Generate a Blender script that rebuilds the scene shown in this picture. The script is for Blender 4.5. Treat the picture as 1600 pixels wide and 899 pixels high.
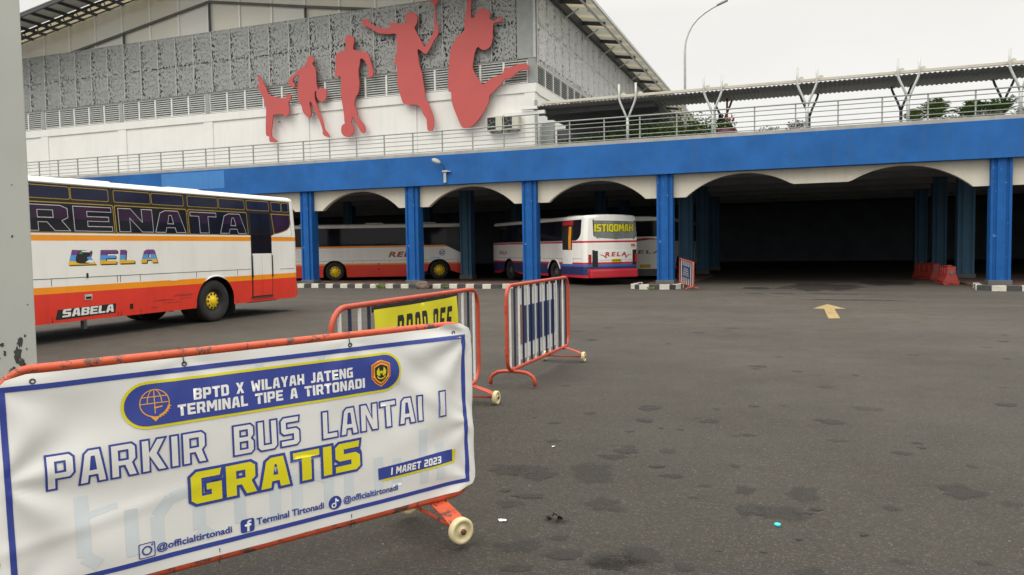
import bpy, bmesh, math, random
from mathutils import Vector, Matrix, noise
from mathutils.geometry import tessellate_polygon
R = math.radians
rnd = random.Random(7)
scene = bpy.context.scene
for o in list(bpy.data.objects):
    bpy.data.objects.remove(o)
col = scene.collection

# ------------------------------------------------------------------ camera
cam = bpy.data.cameras.new('camera')
cam.sensor_width = 36.0
cam.lens = 26.775
cam.clip_start = 0.05
cam.clip_end = 2000
camo = bpy.data.objects.new('camera', cam)
col.objects.link(camo)
CR = Matrix(((0.935423,-0.003719,0.353511),(0.353164,0.055329,-0.933924),(-0.016086,0.998461,0.053069)))
camo.matrix_world = Matrix.Translation((0, 0, 1.6)) @ CR.to_4x4()
scene.camera = camo

# ------------------------------------------------------------------ sky: bright overcast
SUN_EL, SUN_AZ = R(52), R(205)          # sun veiled by cloud, behind the camera and to its left
world = bpy.data.worlds.new('World')
scene.world = world
world.use_nodes = True
wn, wl = world.node_tree.nodes, world.node_tree.links
wn.clear()
wo = wn.new('ShaderNodeOutputWorld')
sky = wn.new('ShaderNodeTexSky')
sky.sky_type = 'NISHITA'
sky.sun_disc = False
sky.sun_elevation = SUN_EL
sky.sun_rotation = SUN_AZ
bg1 = wn.new('ShaderNodeBackground')
bg1.inputs['Strength'].default_value = 0.05
hs = wn.new('ShaderNodeHueSaturation')     # thick cloud takes the blue out of the sky
hs.inputs['Saturation'].default_value = 0.12
wl.new(sky.outputs[0], hs.inputs['Color'])
wl.new(hs.outputs[0], bg1.inputs['Color'])
tc = wn.new('ShaderNodeTexCoord')
sep = wn.new('ShaderNodeSeparateXYZ')
wl.new(tc.outputs['Generated'], sep.inputs[0])
ramp = wn.new('ShaderNodeMapRange')     # CIE overcast: zenith three times the horizon
ramp.inputs['From Min'].default_value = 0.28
ramp.inputs['From Max'].default_value = 1.0
ramp.inputs['To Min'].default_value = 0.55
ramp.inputs['To Max'].default_value = 2.75
wl.new(sep.outputs['Z'], ramp.inputs['Value'])
mp = wn.new('ShaderNodeMapping')
mp.inputs['Scale'].default_value = (1, 1, 2.2)
wl.new(tc.outputs['Generated'], mp.inputs[0])
nz = wn.new('ShaderNodeTexNoise')
nz.inputs['Scale'].default_value = 2.3
nz.inputs['Detail'].default_value = 5
nz.inputs['Roughness'].default_value = 0.5
wl.new(mp.outputs[0], nz.inputs['Vector'])
cl = wn.new('ShaderNodeMapRange')
cl.inputs['From Min'].default_value = 0.3
cl.inputs['From Max'].default_value = 0.7
cl.inputs['To Min'].default_value = 0.88
cl.inputs['To Max'].default_value = 1.05
wl.new(nz.outputs['Fac'], cl.inputs['Value'])
mul = wn.new('ShaderNodeMath'); mul.operation = 'MULTIPLY'
wl.new(ramp.outputs[0], mul.inputs[0]); wl.new(cl.outputs[0], mul.inputs[1])
bg2 = wn.new('ShaderNodeBackground')
bg2.inputs['Color'].default_value = (1.0, 0.97, 0.90, 1)
wl.new(mul.outputs[0], bg2.inputs['Strength'])
add = wn.new('ShaderNodeAddShader')
wl.new(bg1.outputs[0], add.inputs[0]); wl.new(bg2.outputs[0], add.inputs[1])
wl.new(add.outputs[0], wo.inputs['Surface'])

sun = bpy.data.lights.new('sun', 'SUN')
sun.energy = 0.75
sun.angle = R(34)
sun.color = (1.0, 0.96, 0.9)
suno = bpy.data.objects.new('sun', sun)
col.objects.link(suno)
sd = Vector((math.sin(SUN_AZ) * math.cos(SUN_EL), math.cos(SUN_AZ) * math.cos(SUN_EL), math.sin(SUN_EL)))
suno.rotation_euler = sd.to_track_quat('Z', 'Y').to_euler()
suno.location = sd * 60

scene.view_settings.view_transform = 'Standard'
scene.view_settings.look = 'None'
scene.view_settings.exposure = 0.20
scene.view_settings.gamma = 1.0
scene.view_settings.use_curve_mapping = False

# ------------------------------------------------------------------ materials
def mat(name, c, rough=0.6, metal=0.0, var=0.12, scale=3.0, streak=0.0, streak_col=None, spots=0.0, spot_col=(0.05, 0.03, 0.02),
        spot_scale=6.0, bump=0.0, bump_scale=40.0, coat=0.0, spec=0.5, c2=None):
    m = bpy.data.materials.new(name)
    m.use_nodes = True
    n, l = m.node_tree.nodes, m.node_tree.links
    b = n['Principled BSDF']
    b.inputs['Roughness'].default_value = rough
    b.inputs['Metallic'].default_value = metal
    b.inputs['Specular IOR Level'].default_value = spec
    b.inputs['Coat Weight'].default_value = coat
    b.inputs['Coat Roughness'].default_value = 0.08
    t = n.new('ShaderNodeTexCoord')
    nz = n.new('ShaderNodeTexNoise')
    nz.inputs['Scale'].default_value = scale
    nz.inputs['Detail'].default_value = 6
    nz.inputs['Roughness'].default_value = 0.6
    l.new(t.outputs['Object'], nz.inputs['Vector'])
    mr = n.new('ShaderNodeMapRange')
    mr.inputs['From Min'].default_value = 0.3
    mr.inputs['From Max'].default_value = 0.7
    l.new(nz.outputs['Fac'], mr.inputs['Value'])
    mx = n.new('ShaderNodeMix'); mx.data_type = 'RGBA'
    l.new(mr.outputs[0], mx.inputs['Factor'])
    a = [max(0, x * (1 - var)) for x in c]
    d = c2 if c2 else [min(1, x * (1 + var)) for x in c]
    mx.inputs['A'].default_value = (*a, 1)
    mx.inputs['B'].default_value = (*d, 1)
    out = mx.outputs['Result']
    if streak > 0:
        ma = n.new('ShaderNodeMapping')
        ma.inputs['Scale'].default_value = (2.6, 2.6, 0.16)
        l.new(t.outputs['Object'], ma.inputs[0])
        n2 = n.new('ShaderNodeTexNoise')
        n2.inputs['Scale'].default_value = 1.6
        n2.inputs['Detail'].default_value = 7
        n2.inputs['Roughness'].default_value = 0.7
        l.new(ma.outputs[0], n2.inputs['Vector'])
        r2 = n.new('ShaderNodeMapRange')
        r2.inputs['From Min'].default_value = 0.5
        r2.inputs['From Max'].default_value = 0.72
        r2.inputs['To Max'].default_value = streak
        l.new(n2.outputs['Fac'], r2.inputs['Value'])
        m2 = n.new('ShaderNodeMix'); m2.data_type = 'RGBA'
        l.new(r2.outputs[0], m2.inputs['Factor'])
        l.new(out, m2.inputs['A'])
        sc = streak_col or [x * 0.55 for x in c]
        m2.inputs['B'].default_value = (*sc, 1)
        out = m2.outputs['Result']
    if spots > 0:
        n3 = n.new('ShaderNodeTexNoise')
        n3.inputs['Scale'].default_value = spot_scale
        n3.inputs['Detail'].default_value = 8
        n3.inputs['Roughness'].default_value = 0.72
        l.new(t.outputs['Object'], n3.inputs['Vector'])
        r3 = n.new('ShaderNodeMapRange')
        r3.inputs['From Min'].default_value = 0.74 - spots
        r3.inputs['From Max'].default_value = 0.76 - spots
        l.new(n3.outputs['Fac'], r3.inputs['Value'])
        m3 = n.new('ShaderNodeMix'); m3.data_type = 'RGBA'
        l.new(r3.outputs[0], m3.inputs['Factor'])
        l.new(out, m3.inputs['A'])
        m3.inputs['B'].default_value = (*spot_col, 1)
        out = m3.outputs['Result']
    l.new(out, b.inputs['Base Color'])
    rr = n.new('ShaderNodeMapRange')
    rr.inputs['To Min'].default_value = max(0.02, rough - 0.08)
    rr.inputs['To Max'].default_value = min(1, rough + 0.1)
    l.new(nz.outputs['Fac'], rr.inputs['Value'])
    l.new(rr.outputs[0], b.inputs['Roughness'])
    if bump > 0:
        n4 = n.new('ShaderNodeTexNoise')
        n4.inputs['Scale'].default_value = bump_scale
        n4.inputs['Detail'].default_value = 5
        l.new(t.outputs['Object'], n4.inputs['Vector'])
        bp = n.new('ShaderNodeBump')
        bp.inputs['Strength'].default_value = bump
        bp.inputs['Distance'].default_value = 0.02
        l.new(n4.outputs['Fac'], bp.inputs['Height'])
        l.new(bp.outputs[0], b.inputs['Normal'])
    return m

def glass(name, c, rough=0.06, spec=0.2):
    m = mat(name, c, rough, 0, 0.25, 1.5, spec=spec)
    return m

M = {}
M['blue'] = mat('blue_wall_paint', (0.019, 0.115, 0.36), 0.7, 0, 0.20, 0.9, streak=0.6, streak_col=(0.035, 0.11, 0.27), spots=0.06, spot_col=(0.14, 0.27, 0.48), spot_scale=4.5, spec=0.2)
M['blue_col'] = mat('blue_column_paint', (0.011, 0.098, 0.33), 0.65, 0, 0.14, 2.0, streak=0.3, spots=0.10, spot_col=(0.25, 0.38, 0.58), spot_scale=5.5, spec=0.2)
M['light_blue'] = mat('light_blue_paint', (0.045, 0.20, 0.50), 0.7, 0, 0.08, 2.0, streak=0.2)
M['cream'] = mat('cream_wall_paint', (0.64, 0.60, 0.50), 0.8, 0, 0.06, 1.5, streak=0.3, streak_col=(0.42, 0.39, 0.32))
M['white_wall'] = mat('white_wall_paint', (0.80, 0.79, 0.75), 0.8, 0, 0.04, 0.8, streak=0.25, streak_col=(0.6, 0.59, 0.54))
M['screen_grey'] = None
M['cladding'] = mat('grey_beige_cladding', (0.66, 0.65, 0.565), 0.6, 0, 0.05, 0.25, streak=0.0)
M['cladding_grey'] = mat('grey_cladding', (0.68, 0.68, 0.63), 0.6, 0, 0.05, 0.25, streak=0.0)
M['white_metal'] = mat('white_painted_metal', (0.74, 0.74, 0.70), 0.5, 0, 0.06, 3)
M['grey_metal'] = mat('grey_painted_metal', (0.30, 0.32, 0.31), 0.5, 0, 0.1, 3)
M['pale_grey_metal'] = mat('pale_grey_metal', (0.48, 0.50, 0.48), 0.45, 0.1, 0.12, 5, spots=0.03)
M['dark_metal'] = mat('dark_metal', (0.05, 0.055, 0.06), 0.55, 0, 0.2, 3)
M['mid_dark'] = mat('weathered_dark_grey', (0.10, 0.105, 0.105), 0.7, 0, 0.2, 2)
M['teal_metal'] = mat('slate_painted_metal', (0.08, 0.115, 0.125), 0.5, 0, 0.1, 3)
M['concrete'] = mat('concrete', (0.36, 0.35, 0.32), 0.85, 0, 0.16, 2.0, streak=0.3, bump=0.15)
M['ceiling'] = mat('grey_concrete_ceiling', (0.25, 0.262, 0.275), 0.9, 0, 0.15, 1.0)
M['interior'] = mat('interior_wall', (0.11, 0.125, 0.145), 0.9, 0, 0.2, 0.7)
M['cream_sheet'] = mat('cream_translucent_sheet', (0.74, 0.66, 0.42), 0.6, 0, 0.05, 2)
M['soffit'] = mat('grey_roof_sheet', (0.40, 0.40, 0.37), 0.6, 0, 0.1, 2)
M['roof'] = mat('grey_roof_top', (0.42, 0.43, 0.42), 0.5, 0.1, 0.1, 1)
M['red_sil'] = mat('coral_red_panel', (0.51, 0.085, 0.078), 0.55, 0, 0.07, 0.7, streak=0.2, streak_col=(0.44, 0.08, 0.07))
M['orange_frame'] = mat('chipped_orange_paint', (0.52, 0.075, 0.024), 0.45, 0, 0.16, 9, spots=0.185, spot_col=(0.10, 0.045, 0.03), spot_scale=15)
M['red_frame'] = mat('orange_red_paint', (0.45, 0.06, 0.025), 0.45, 0, 0.16, 9, spots=0.06, spot_col=(0.12, 0.05, 0.03), spot_scale=18)
M['navy_bar'] = mat('navy_paint', (0.010, 0.019, 0.060), 0.45, 0, 0.2, 8)
M['white_bar'] = mat('worn_white_paint', (0.66, 0.66, 0.64), 0.5, 0, 0.1, 8, spots=0.05, spot_col=(0.3, 0.28, 0.25), spot_scale=14)
M['nylon'] = mat('yellowed_nylon', (0.62, 0.53, 0.31), 0.5, 0, 0.14, 14, spots=0.06, spot_col=(0.25, 0.19, 0.1), spot_scale=25)
M['rust'] = mat('rusty_steel', (0.14, 0.06, 0.03), 0.8, 0.2, 0.4, 30)
M['bus_white'] = mat('bus_white_paint', (0.83, 0.82, 0.77), 0.32, 0, 0.04, 1.2, streak=0.22, streak_col=(0.55, 0.53, 0.48), coat=0.25)
M['bus_orange'] = mat('bus_orange_paint', (0.90, 0.31, 0.010), 0.3, 0, 0.05, 1.5, streak=0.15, coat=0.25)
M['bus_red'] = mat('bus_red_paint', (0.74, 0.045, 0.024), 0.3, 0, 0.07, 1.5, streak=0.3, streak_col=(0.42, 0.03, 0.02), coat=0.25)
M['bus_crimson'] = mat('bus_crimson_paint', (0.50, 0.022, 0.035), 0.3, 0, 0.06, 1.5, coat=0.25)
M['bus_navy'] = mat('bus_navy_paint', (0.022, 0.032, 0.115), 0.3, 0, 0.1, 1.5, coat=0.25)
M['bus_blue'] = mat('bus_blue_paint', (0.045, 0.12, 0.36), 0.3, 0, 0.08, 1.5, coat=0.25)
M['bus_black'] = mat('bus_black_gloss', (0.022, 0.022, 0.024), 0.3, 0, 0.15, 2, spec=0.25)
M['blue_inner'] = mat('slate_blue_column_paint', (0.042, 0.12, 0.20), 0.7, 0, 0.12, 1.2, streak=0.3)
M['rail_grey'] = mat('rail_grey_paint', (0.30, 0.32, 0.31), 0.5, 0.0, 0.12, 4, spots=0.04)
M['glass'] = glass('tinted_bus_glass', (0.012, 0.012, 0.018))
M['glass_purple'] = glass('purple_tinted_glass', (0.035, 0.016, 0.040))
M['glass_blue'] = glass('blue_tinted_glass', (0.016, 0.018, 0.045))
M['glass_dark'] = glass('dark_glass', (0.006, 0.006, 0.007), 0.2, 0.1)
M['glass_light'] = glass('reflection_coloured_glass', (0.15, 0.165, 0.145), 0.10, 0.7)  # pale base colour carries the sky reflection in the pane
M['gold'] = mat('gold_trim', (0.42, 0.28, 0.03), 0.4, 0.3, 0.1, 4)
M['rubber'] = mat('tyre_rubber', (0.022, 0.021, 0.020), 0.85, 0, 0.3, 6, bump=0.1)
M['yellow_rim'] = mat('yellow_wheel_paint', (0.88, 0.60, 0.012), 0.45, 0, 0.12, 9, spots=0.05)
M['black'] = mat('matt_black', (0.012, 0.012, 0.013), 0.7)
M['print_white'] = mat('white_print', (0.78, 0.78, 0.76), 0.5, 0, 0.04, 3)
M['print_grey'] = mat('pale_grey_print', (0.50, 0.50, 0.52), 0.5, 0, 0.04, 3)
M['print_yellow'] = mat('yellow_print', (0.70, 0.63, 0.012), 0.45, 0, 0.05, 3)
M['print_navy'] = mat('royal_blue_print', (0.036, 0.058, 0.29), 0.42, 0, 0.07, 3)
M['print_gold'] = mat('orange_gold_print', (0.75, 0.36, 0.03), 0.5, 0, 0.05, 3)
M['print_black'] = mat('black_print', (0.016, 0.016, 0.018), 0.5)
M['print_red'] = mat('red_print', (0.45, 0.03, 0.03), 0.5)
M['faded_brown'] = mat('faded_brown_sheet', (0.22, 0.12, 0.10), 0.6)
M['scuff'] = mat('scuffed_red_paint', (0.42, 0.035, 0.025), 0.5, 0, 0.2, 6)
M['print_brown'] = mat('brown_print', (0.30, 0.13, 0.03), 0.5)
M['print_purple'] = mat('purple_print', (0.17, 0.05, 0.22), 0.5)
M['print_sky'] = mat('sky_blue_print', (0.09, 0.33, 0.72), 0.5)
M['print_amber'] = mat('amber_print', (0.80, 0.46, 0.02), 0.5)
M['print_green'] = mat('green_print', (0.05, 0.30, 0.10), 0.5)
M['watermark'] = mat('pale_blue_print', (0.62, 0.67, 0.69), 0.45, 0, 0.05, 3)
M['banner'] = mat('white_vinyl', (0.73, 0.725, 0.70), 0.52, 0, 0.05, 2.5, spots=0.03, spot_col=(0.50, 0.47, 0.40), spot_scale=5)
M['yellow_cloth'] = mat('yellow_vinyl', (0.72, 0.66, 0.02), 0.45, 0, 0.07, 3)
M['paper'] = mat('weathered_white_sheet', (0.58, 0.58, 0.57), 0.6, 0, 0.15, 6, spots=0.06, spot_col=(0.42, 0.38, 0.34), spot_scale=8)
M['sign_blue'] = mat('faded_navy_sheet', (0.014, 0.032, 0.105), 0.5, 0, 0.15, 6)
M['water_red'] = mat('orange_red_plastic', (0.28, 0.033, 0.022), 0.55, 0, 0.12, 4, spots=0.05, spot_col=(0.3, 0.1, 0.07))
M['pillar'] = mat('grey_steel_panel', (0.42, 0.435, 0.40), 0.5, 0, 0.07, 1.2, streak=0.35, streak_col=(0.38, 0.375, 0.31), spots=0.0)
M['peel'] = mat('bare_dark_metal', (0.04, 0.04, 0.038), 0.75, 0, 0.4, 20)
M['leaf'] = mat('leaf_green', (0.14, 0.24, 0.05), 0.6, 0, 0.4, 2.5)
M['leaf_dark'] = mat('leaf_dark_green', (0.09, 0.16, 0.04), 0.6, 0, 0.4, 2.5)
M['leaf_pale'] = mat('leaf_pale_green', (0.16, 0.21, 0.05), 0.6, 0, 0.3, 4)
M['leaf_grey'] = mat('leaf_silver_grey', (0.26, 0.25, 0.26), 0.7, 0, 0.3, 4)
M['leaf_purple'] = mat('leaf_purple_grey', (0.12, 0.10, 0.14), 0.7, 0, 0.3, 4)
M['pink'] = mat('pink_petals', (0.60, 0.16, 0.17), 0.6, 0, 0.3, 4)
M['maroon'] = mat('maroon_glaze', (0.13, 0.022, 0.035), 0.4, 0, 0.2, 3)
M['stem'] = mat('brown_stem', (0.14, 0.10, 0.06), 0.8, 0, 0.3, 8)
M['boulder'] = mat('brown_stone', (0.12, 0.085, 0.065), 0.9, 0, 0.35, 4, bump=0.5, bump_scale=9)
M['beige'] = mat('beige_gutter', (0.55, 0.52, 0.43), 0.5, 0, 0.06, 2, streak=0.15)
M['canopy'] = mat('grey_corrugated_sheet', (0.235, 0.225, 0.20), 0.6, 0, 0.08, 2)
M['ac'] = mat('aged_beige_casing', (0.52, 0.51, 0.42), 0.55, 0, 0.08, 5, streak=0.2)
M['amber_lens'] = mat('amber_lens', (0.6, 0.2, 0.01), 0.2, 0, 0.05, 5)
M['red_lens'] = mat('red_lens', (0.35, 0.01, 0.01), 0.2, 0, 0.05, 5)
M['lamp_lens'] = mat('clear_lens', (0.6, 0.6, 0.55), 0.15, 0, 0.05, 5)
M['plate_yellow'] = mat('yellow_plate', (0.62, 0.42, 0.02), 0.4, 0, 0.06, 5)
M['kerb_white'] = mat('worn_white_kerb_paint', (0.56, 0.54, 0.46), 0.85, 0, 0.15, 5, spots=0.06, spot_col=(0.22, 0.2, 0.16), spot_scale=7)
M['kerb_black'] = mat('worn_black_kerb_paint', (0.055, 0.056, 0.055), 0.85, 0, 0.3, 5, spots=0.05, spot_col=(0.2, 0.19, 0.17), spot_scale=7)
M['arrow'] = mat('faded_yellow_road_paint', (0.31, 0.22, 0.085), 0.8, 0, 0.18, 4, spots=0.17, spot_col=(0.10, 0.085, 0.06), spot_scale=7)
M['cyan'] = mat('cyan_plastic', (0.05, 0.55, 0.60), 0.4)
M['litter'] = mat('dry_litter', (0.03, 0.022, 0.018), 0.9)

def screen_mat(nm='perforated_grey_screen', ca=(0.235, 0.25, 0.245), cb=(0.34, 0.35, 0.34), k=0.15):
    m = bpy.data.materials.new(nm); m.use_nodes = True
    n, l = m.node_tree.nodes, m.node_tree.links
    b = n['Principled BSDF']; o = n['Material Output']
    b.inputs['Roughness'].default_value = 0.55
    g = n.new('ShaderNodeNewGeometry')
    t = n.new('ShaderNodeTexCoord')
    uv = n.new('ShaderNodeSeparateXYZ'); l.new(t.outputs['UV'], uv.inputs[0])
    def math_(op, a, bb=None):
        x = n.new('ShaderNodeMath'); x.operation = op
        for i, v in enumerate((a, bb)):
            if v is None: continue
            if isinstance(v, (int, float)): x.inputs[i].default_value = v
            else: l.new(v, x.inputs[i])
        return x.outputs[0]
    # base colour
    nb = n.new('ShaderNodeTexNoise'); nb.inputs['Scale'].default_value = 0.9; nb.inputs['Detail'].default_value = 4
    l.new(t.outputs['UV'], nb.inputs['Vector'])
    mx = n.new('ShaderNodeMix'); mx.data_type = 'RGBA'
    l.new(nb.outputs['Fac'], mx.inputs['Factor'])
    mx.inputs['A'].default_value = (*[(p + q) / 2.1 for p, q in zip(ca, cb)], 1); mx.inputs['B'].default_value = (*cb, 1)
    l.new(mx.outputs['Result'], b.inputs['Base Color'])
    # leaf-shaped holes: stretched cells, turned by a slow noise
    vd = []
    for ang, sx, sy in ((0.42, 8.0, 3.1), (-0.55, 8.8, 3.4)):
        vr = n.new('ShaderNodeVectorRotate'); vr.rotation_type = 'Z_AXIS'; vr.inputs['Angle'].default_value = ang
        l.new(t.outputs['UV'], vr.inputs['Vector'])
        ma = n.new('ShaderNodeMapping'); ma.inputs['Scale'].default_value = (sx, sy, 1)
        l.new(vr.outputs[0], ma.inputs[0])
        vo = n.new('ShaderNodeTexVoronoi'); vo.voronoi_dimensions = '2D'; vo.inputs['Scale'].default_value = 1.0
        l.new(ma.outputs[0], vo.inputs['Vector'])
        vd.append(vo.outputs['Distance'])
    vdist = math_('MINIMUM', vd[0], vd[1])
    # holes larger towards the seams and in drifting clusters
    fx = math_('FRACT', math_('DIVIDE', uv.outputs['X'], 1.31))
    ex = math_('ABSOLUTE', math_('SUBTRACT', fx, 0.5))
    fz = math_('FRACT', math_('DIVIDE', uv.outputs['Y'], 1.70))
    ez = math_('ABSOLUTE', math_('SUBTRACT', fz, 0.5))
    e = math_('MAXIMUM', math_('POWER', math_('SUBTRACT', 1.0, fx), 5.0), math_('POWER', math_('MULTIPLY', ez, 2.0), 12.0))
    n3 = n.new('ShaderNodeTexNoise'); n3.inputs['Scale'].default_value = 1.6; n3.inputs['Detail'].default_value = 3
    l.new(t.outputs['UV'], n3.inputs['Vector'])
    th = math_('ADD', math_('MULTIPLY', e, 0.24), math_('MULTIPLY', math_('SUBTRACT', n3.outputs['Fac'], 0.5), 0.12))
    hole = math_('LESS_THAN', vdist, math_('ADD', th, k))
    tr = n.new('ShaderNodeBsdfTransparent')
    ms = n.new('ShaderNodeMixShader')
    l.new(hole, ms.inputs['Fac']); l.new(b.outputs[0], ms.inputs[1]); l.new(tr.outputs[0], ms.inputs[2])
    l.new(ms.outputs[0], o.inputs['Surface'])
    return m
M['screen'] = screen_mat()
M['screen_lit'] = screen_mat('perforated_lit_screen', (0.50, 0.51, 0.50), (0.66, 0.67, 0.65), 0.15)  # side screens: same material lightened, their stronger light put into the colour
def sheet_mat(nm, c, t):
    m = mat(nm, c, 0.6, 0, 0.06, 2)
    n, l = m.node_tree.nodes, m.node_tree.links
    tr = n.new('ShaderNodeBsdfTranslucent'); tr.inputs['Color'].default_value = (*c, 1)
    ms = n.new('ShaderNodeMixShader'); ms.inputs['Fac'].default_value = t
    l.new(n['Principled BSDF'].outputs[0], ms.inputs[1]); l.new(tr.outputs[0], ms.inputs[2])
    l.new(ms.outputs[0], n['Material Output'].inputs['Surface'])
    return m
M['cream_sheet'] = sheet_mat('cream_translucent_sheet', (0.66, 0.58, 0.38), 0.22)
for _k, _c in (('leaf', (0.14, 0.24, 0.05)), ('leaf_dark', (0.09, 0.16, 0.04)), ('leaf_pale', (0.24, 0.32, 0.08)), ('leaf_grey', (0.34, 0.32, 0.33)), ('leaf_purple', (0.17, 0.14, 0.19))):
    M[_k] = sheet_mat(M[_k].name + '_thin', _c, 0.4)
M['soffit'] = sheet_mat('grey_roof_sheet', (0.55, 0.54, 0.48), 0.16)

def asphalt_mat():
    m = bpy.data.materials.new('worn_asphalt'); m.use_nodes = True
    n, l = m.node_tree.nodes, m.node_tree.links
    b = n['Principled BSDF']
    t = n.new('ShaderNodeTexCoord')
    def nzz(sc, det=6, ro=0.6, v=None):
        x = n.new('ShaderNodeTexNoise'); x.inputs['Scale'].default_value = sc; x.inputs['Detail'].default_value = det; x.inputs['Roughness'].default_value = ro
        l.new(v or t.outputs['Object'], x.inputs['Vector']); return x.outputs['Fac']
    def mr(v, a, bb, c, d):
        x = n.new('ShaderNodeMapRange')
        for k, q in zip(('From Min', 'From Max', 'To Min', 'To Max'), (a, bb, c, d)): x.inputs[k].default_value = q
        l.new(v, x.inputs['Value']); return x.outputs[0]
    def mix(f, a, bb):
        x = n.new('ShaderNodeMix'); x.data_type = 'RGBA'
        l.new(f, x.inputs['Factor'])
        for k, q in (('A', a), ('B', bb)):
            if isinstance(q, tuple): x.inputs[k].default_value = (*q, 1)
            else: l.new(q, x.inputs[k])
        return x.outputs['Result']
    big = mr(nzz(0.16, 5, 0.55), 0.35, 0.65, 0, 1)
    c = mix(big, (0.052, 0.0445, 0.036), (0.088, 0.0765, 0.0625))
    med = mr(nzz(2.2, 7, 0.7), 0.42, 0.70, 0, 0.75)
    c = mix(med, c, (0.034, 0.030, 0.0245))
    mm = n.new('ShaderNodeMapping'); mm.inputs['Scale'].default_value = (0.08, 0.6, 1)
    l.new(t.outputs['Object'], mm.inputs[0])
    trk = mr(nzz(1.0, 4, 0.5, mm.outputs[0]), 0.45, 0.72, 0, 0.6)
    c = mix(trk, c, (0.086, 0.077, 0.063))
    # lens vignetting put into the colour: darker near the camera, fading with distance
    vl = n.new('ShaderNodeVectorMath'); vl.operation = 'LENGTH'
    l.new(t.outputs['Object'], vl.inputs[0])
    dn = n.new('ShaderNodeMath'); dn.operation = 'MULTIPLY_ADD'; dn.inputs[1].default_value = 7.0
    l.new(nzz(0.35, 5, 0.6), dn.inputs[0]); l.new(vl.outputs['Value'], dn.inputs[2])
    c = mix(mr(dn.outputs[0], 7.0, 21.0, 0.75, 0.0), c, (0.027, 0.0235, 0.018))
    c = mix(mr(nzz(11, 6, 0.75), 0.50, 0.72, 0, 0.55), c, (0.030, 0.026, 0.0205))
    c = mix(mr(nzz(26, 5, 0.7), 0.52, 0.75, 0, 0.5), c, (0.115, 0.102, 0.083))
    # aggregate: light and dark stone chips
    vo = n.new('ShaderNodeTexVoronoi'); vo.inputs['Scale'].default_value = 120
    l.new(t.outputs['Object'], vo.inputs['Vector'])
    sp = n.new('ShaderNodeSeparateColor'); l.new(vo.outputs['Color'], sp.inputs[0])
    c = mix(mr(sp.outputs[0], 0.84, 0.99, 0, 0.42), c, (0.17, 0.155, 0.13))
    c = mix(mr(sp.outputs[1], 0.5, 1.0, 0, 0.6), c, (0.024, 0.021, 0.0165))
    fine = mr(nzz(240, 3, 0.6), 0.60, 0.78, 0, 0.5)
    c = mix(fine, c, (0.15, 0.135, 0.11))
    v2 = n.new('ShaderNodeTexVoronoi'); v2.inputs['Scale'].default_value = 7
    l.new(t.outputs['Object'], v2.inputs['Vector'])
    lit = mr(v2.outputs['Distance'], 0.035, 0.05, 1, 0)
    sp2 = n.new('ShaderNodeSeparateColor'); l.new(v2.outputs['Color'], sp2.inputs[0])
    k = n.new('ShaderNodeMath'); k.operation = 'MULTIPLY'; l.new(lit, k.inputs[0]); l.new(mr(sp2.outputs[2], 0.75, 0.95, 0, 0.9), k.inputs[1])
    c = mix(k.outputs[0], c, (0.24, 0.22, 0.18))
    l.new(c, b.inputs['Base Color'])
    l.new(mr(nzz(0.5, 4), 0.3, 0.7, 0.68, 0.9), b.inputs['Roughness'])
    b.inputs['Specular IOR Level'].default_value = 0.35
    ad = n.new('ShaderNodeMath'); ad.operation = 'ADD'
    l.new(nzz(70, 6, 0.7), ad.inputs[0]); l.new(vo.outputs['Distance'], ad.inputs[1])
    bp = n.new('ShaderNodeBump'); bp.inputs['Strength'].default_value = 0.7; bp.inputs['Distance'].default_value = 0.008
    l.new(ad.outputs[0], bp.inputs['Height']); l.new(bp.outputs[0], b.inputs['Normal'])
    return m
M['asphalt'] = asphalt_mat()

def brick_mat():
    m = bpy.data.materials.new('red_brown_pavers'); m.use_nodes = True
    n, l = m.node_tree.nodes, m.node_tree.links
    b = n['Principled BSDF']; b.inputs['Roughness'].default_value = 0.85
    t = n.new('ShaderNodeTexCoord')
    br = n.new('ShaderNodeTexBrick'); br.inputs['Scale'].default_value = 5
    br.inputs['Color1'].default_value = (0.15, 0.075, 0.055, 1); br.inputs['Color2'].default_value = (0.105, 0.062, 0.05, 1)
    br.inputs['Mortar'].default_value = (0.06, 0.05, 0.045, 1); br.inputs['Mortar Size'].default_value = 0.012
    l.new(t.outputs['Object'], br.inputs['Vector']); l.new(br.outputs['Color'], b.inputs['Base Color'])
    return m
M['brick'] = brick_mat()

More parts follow.
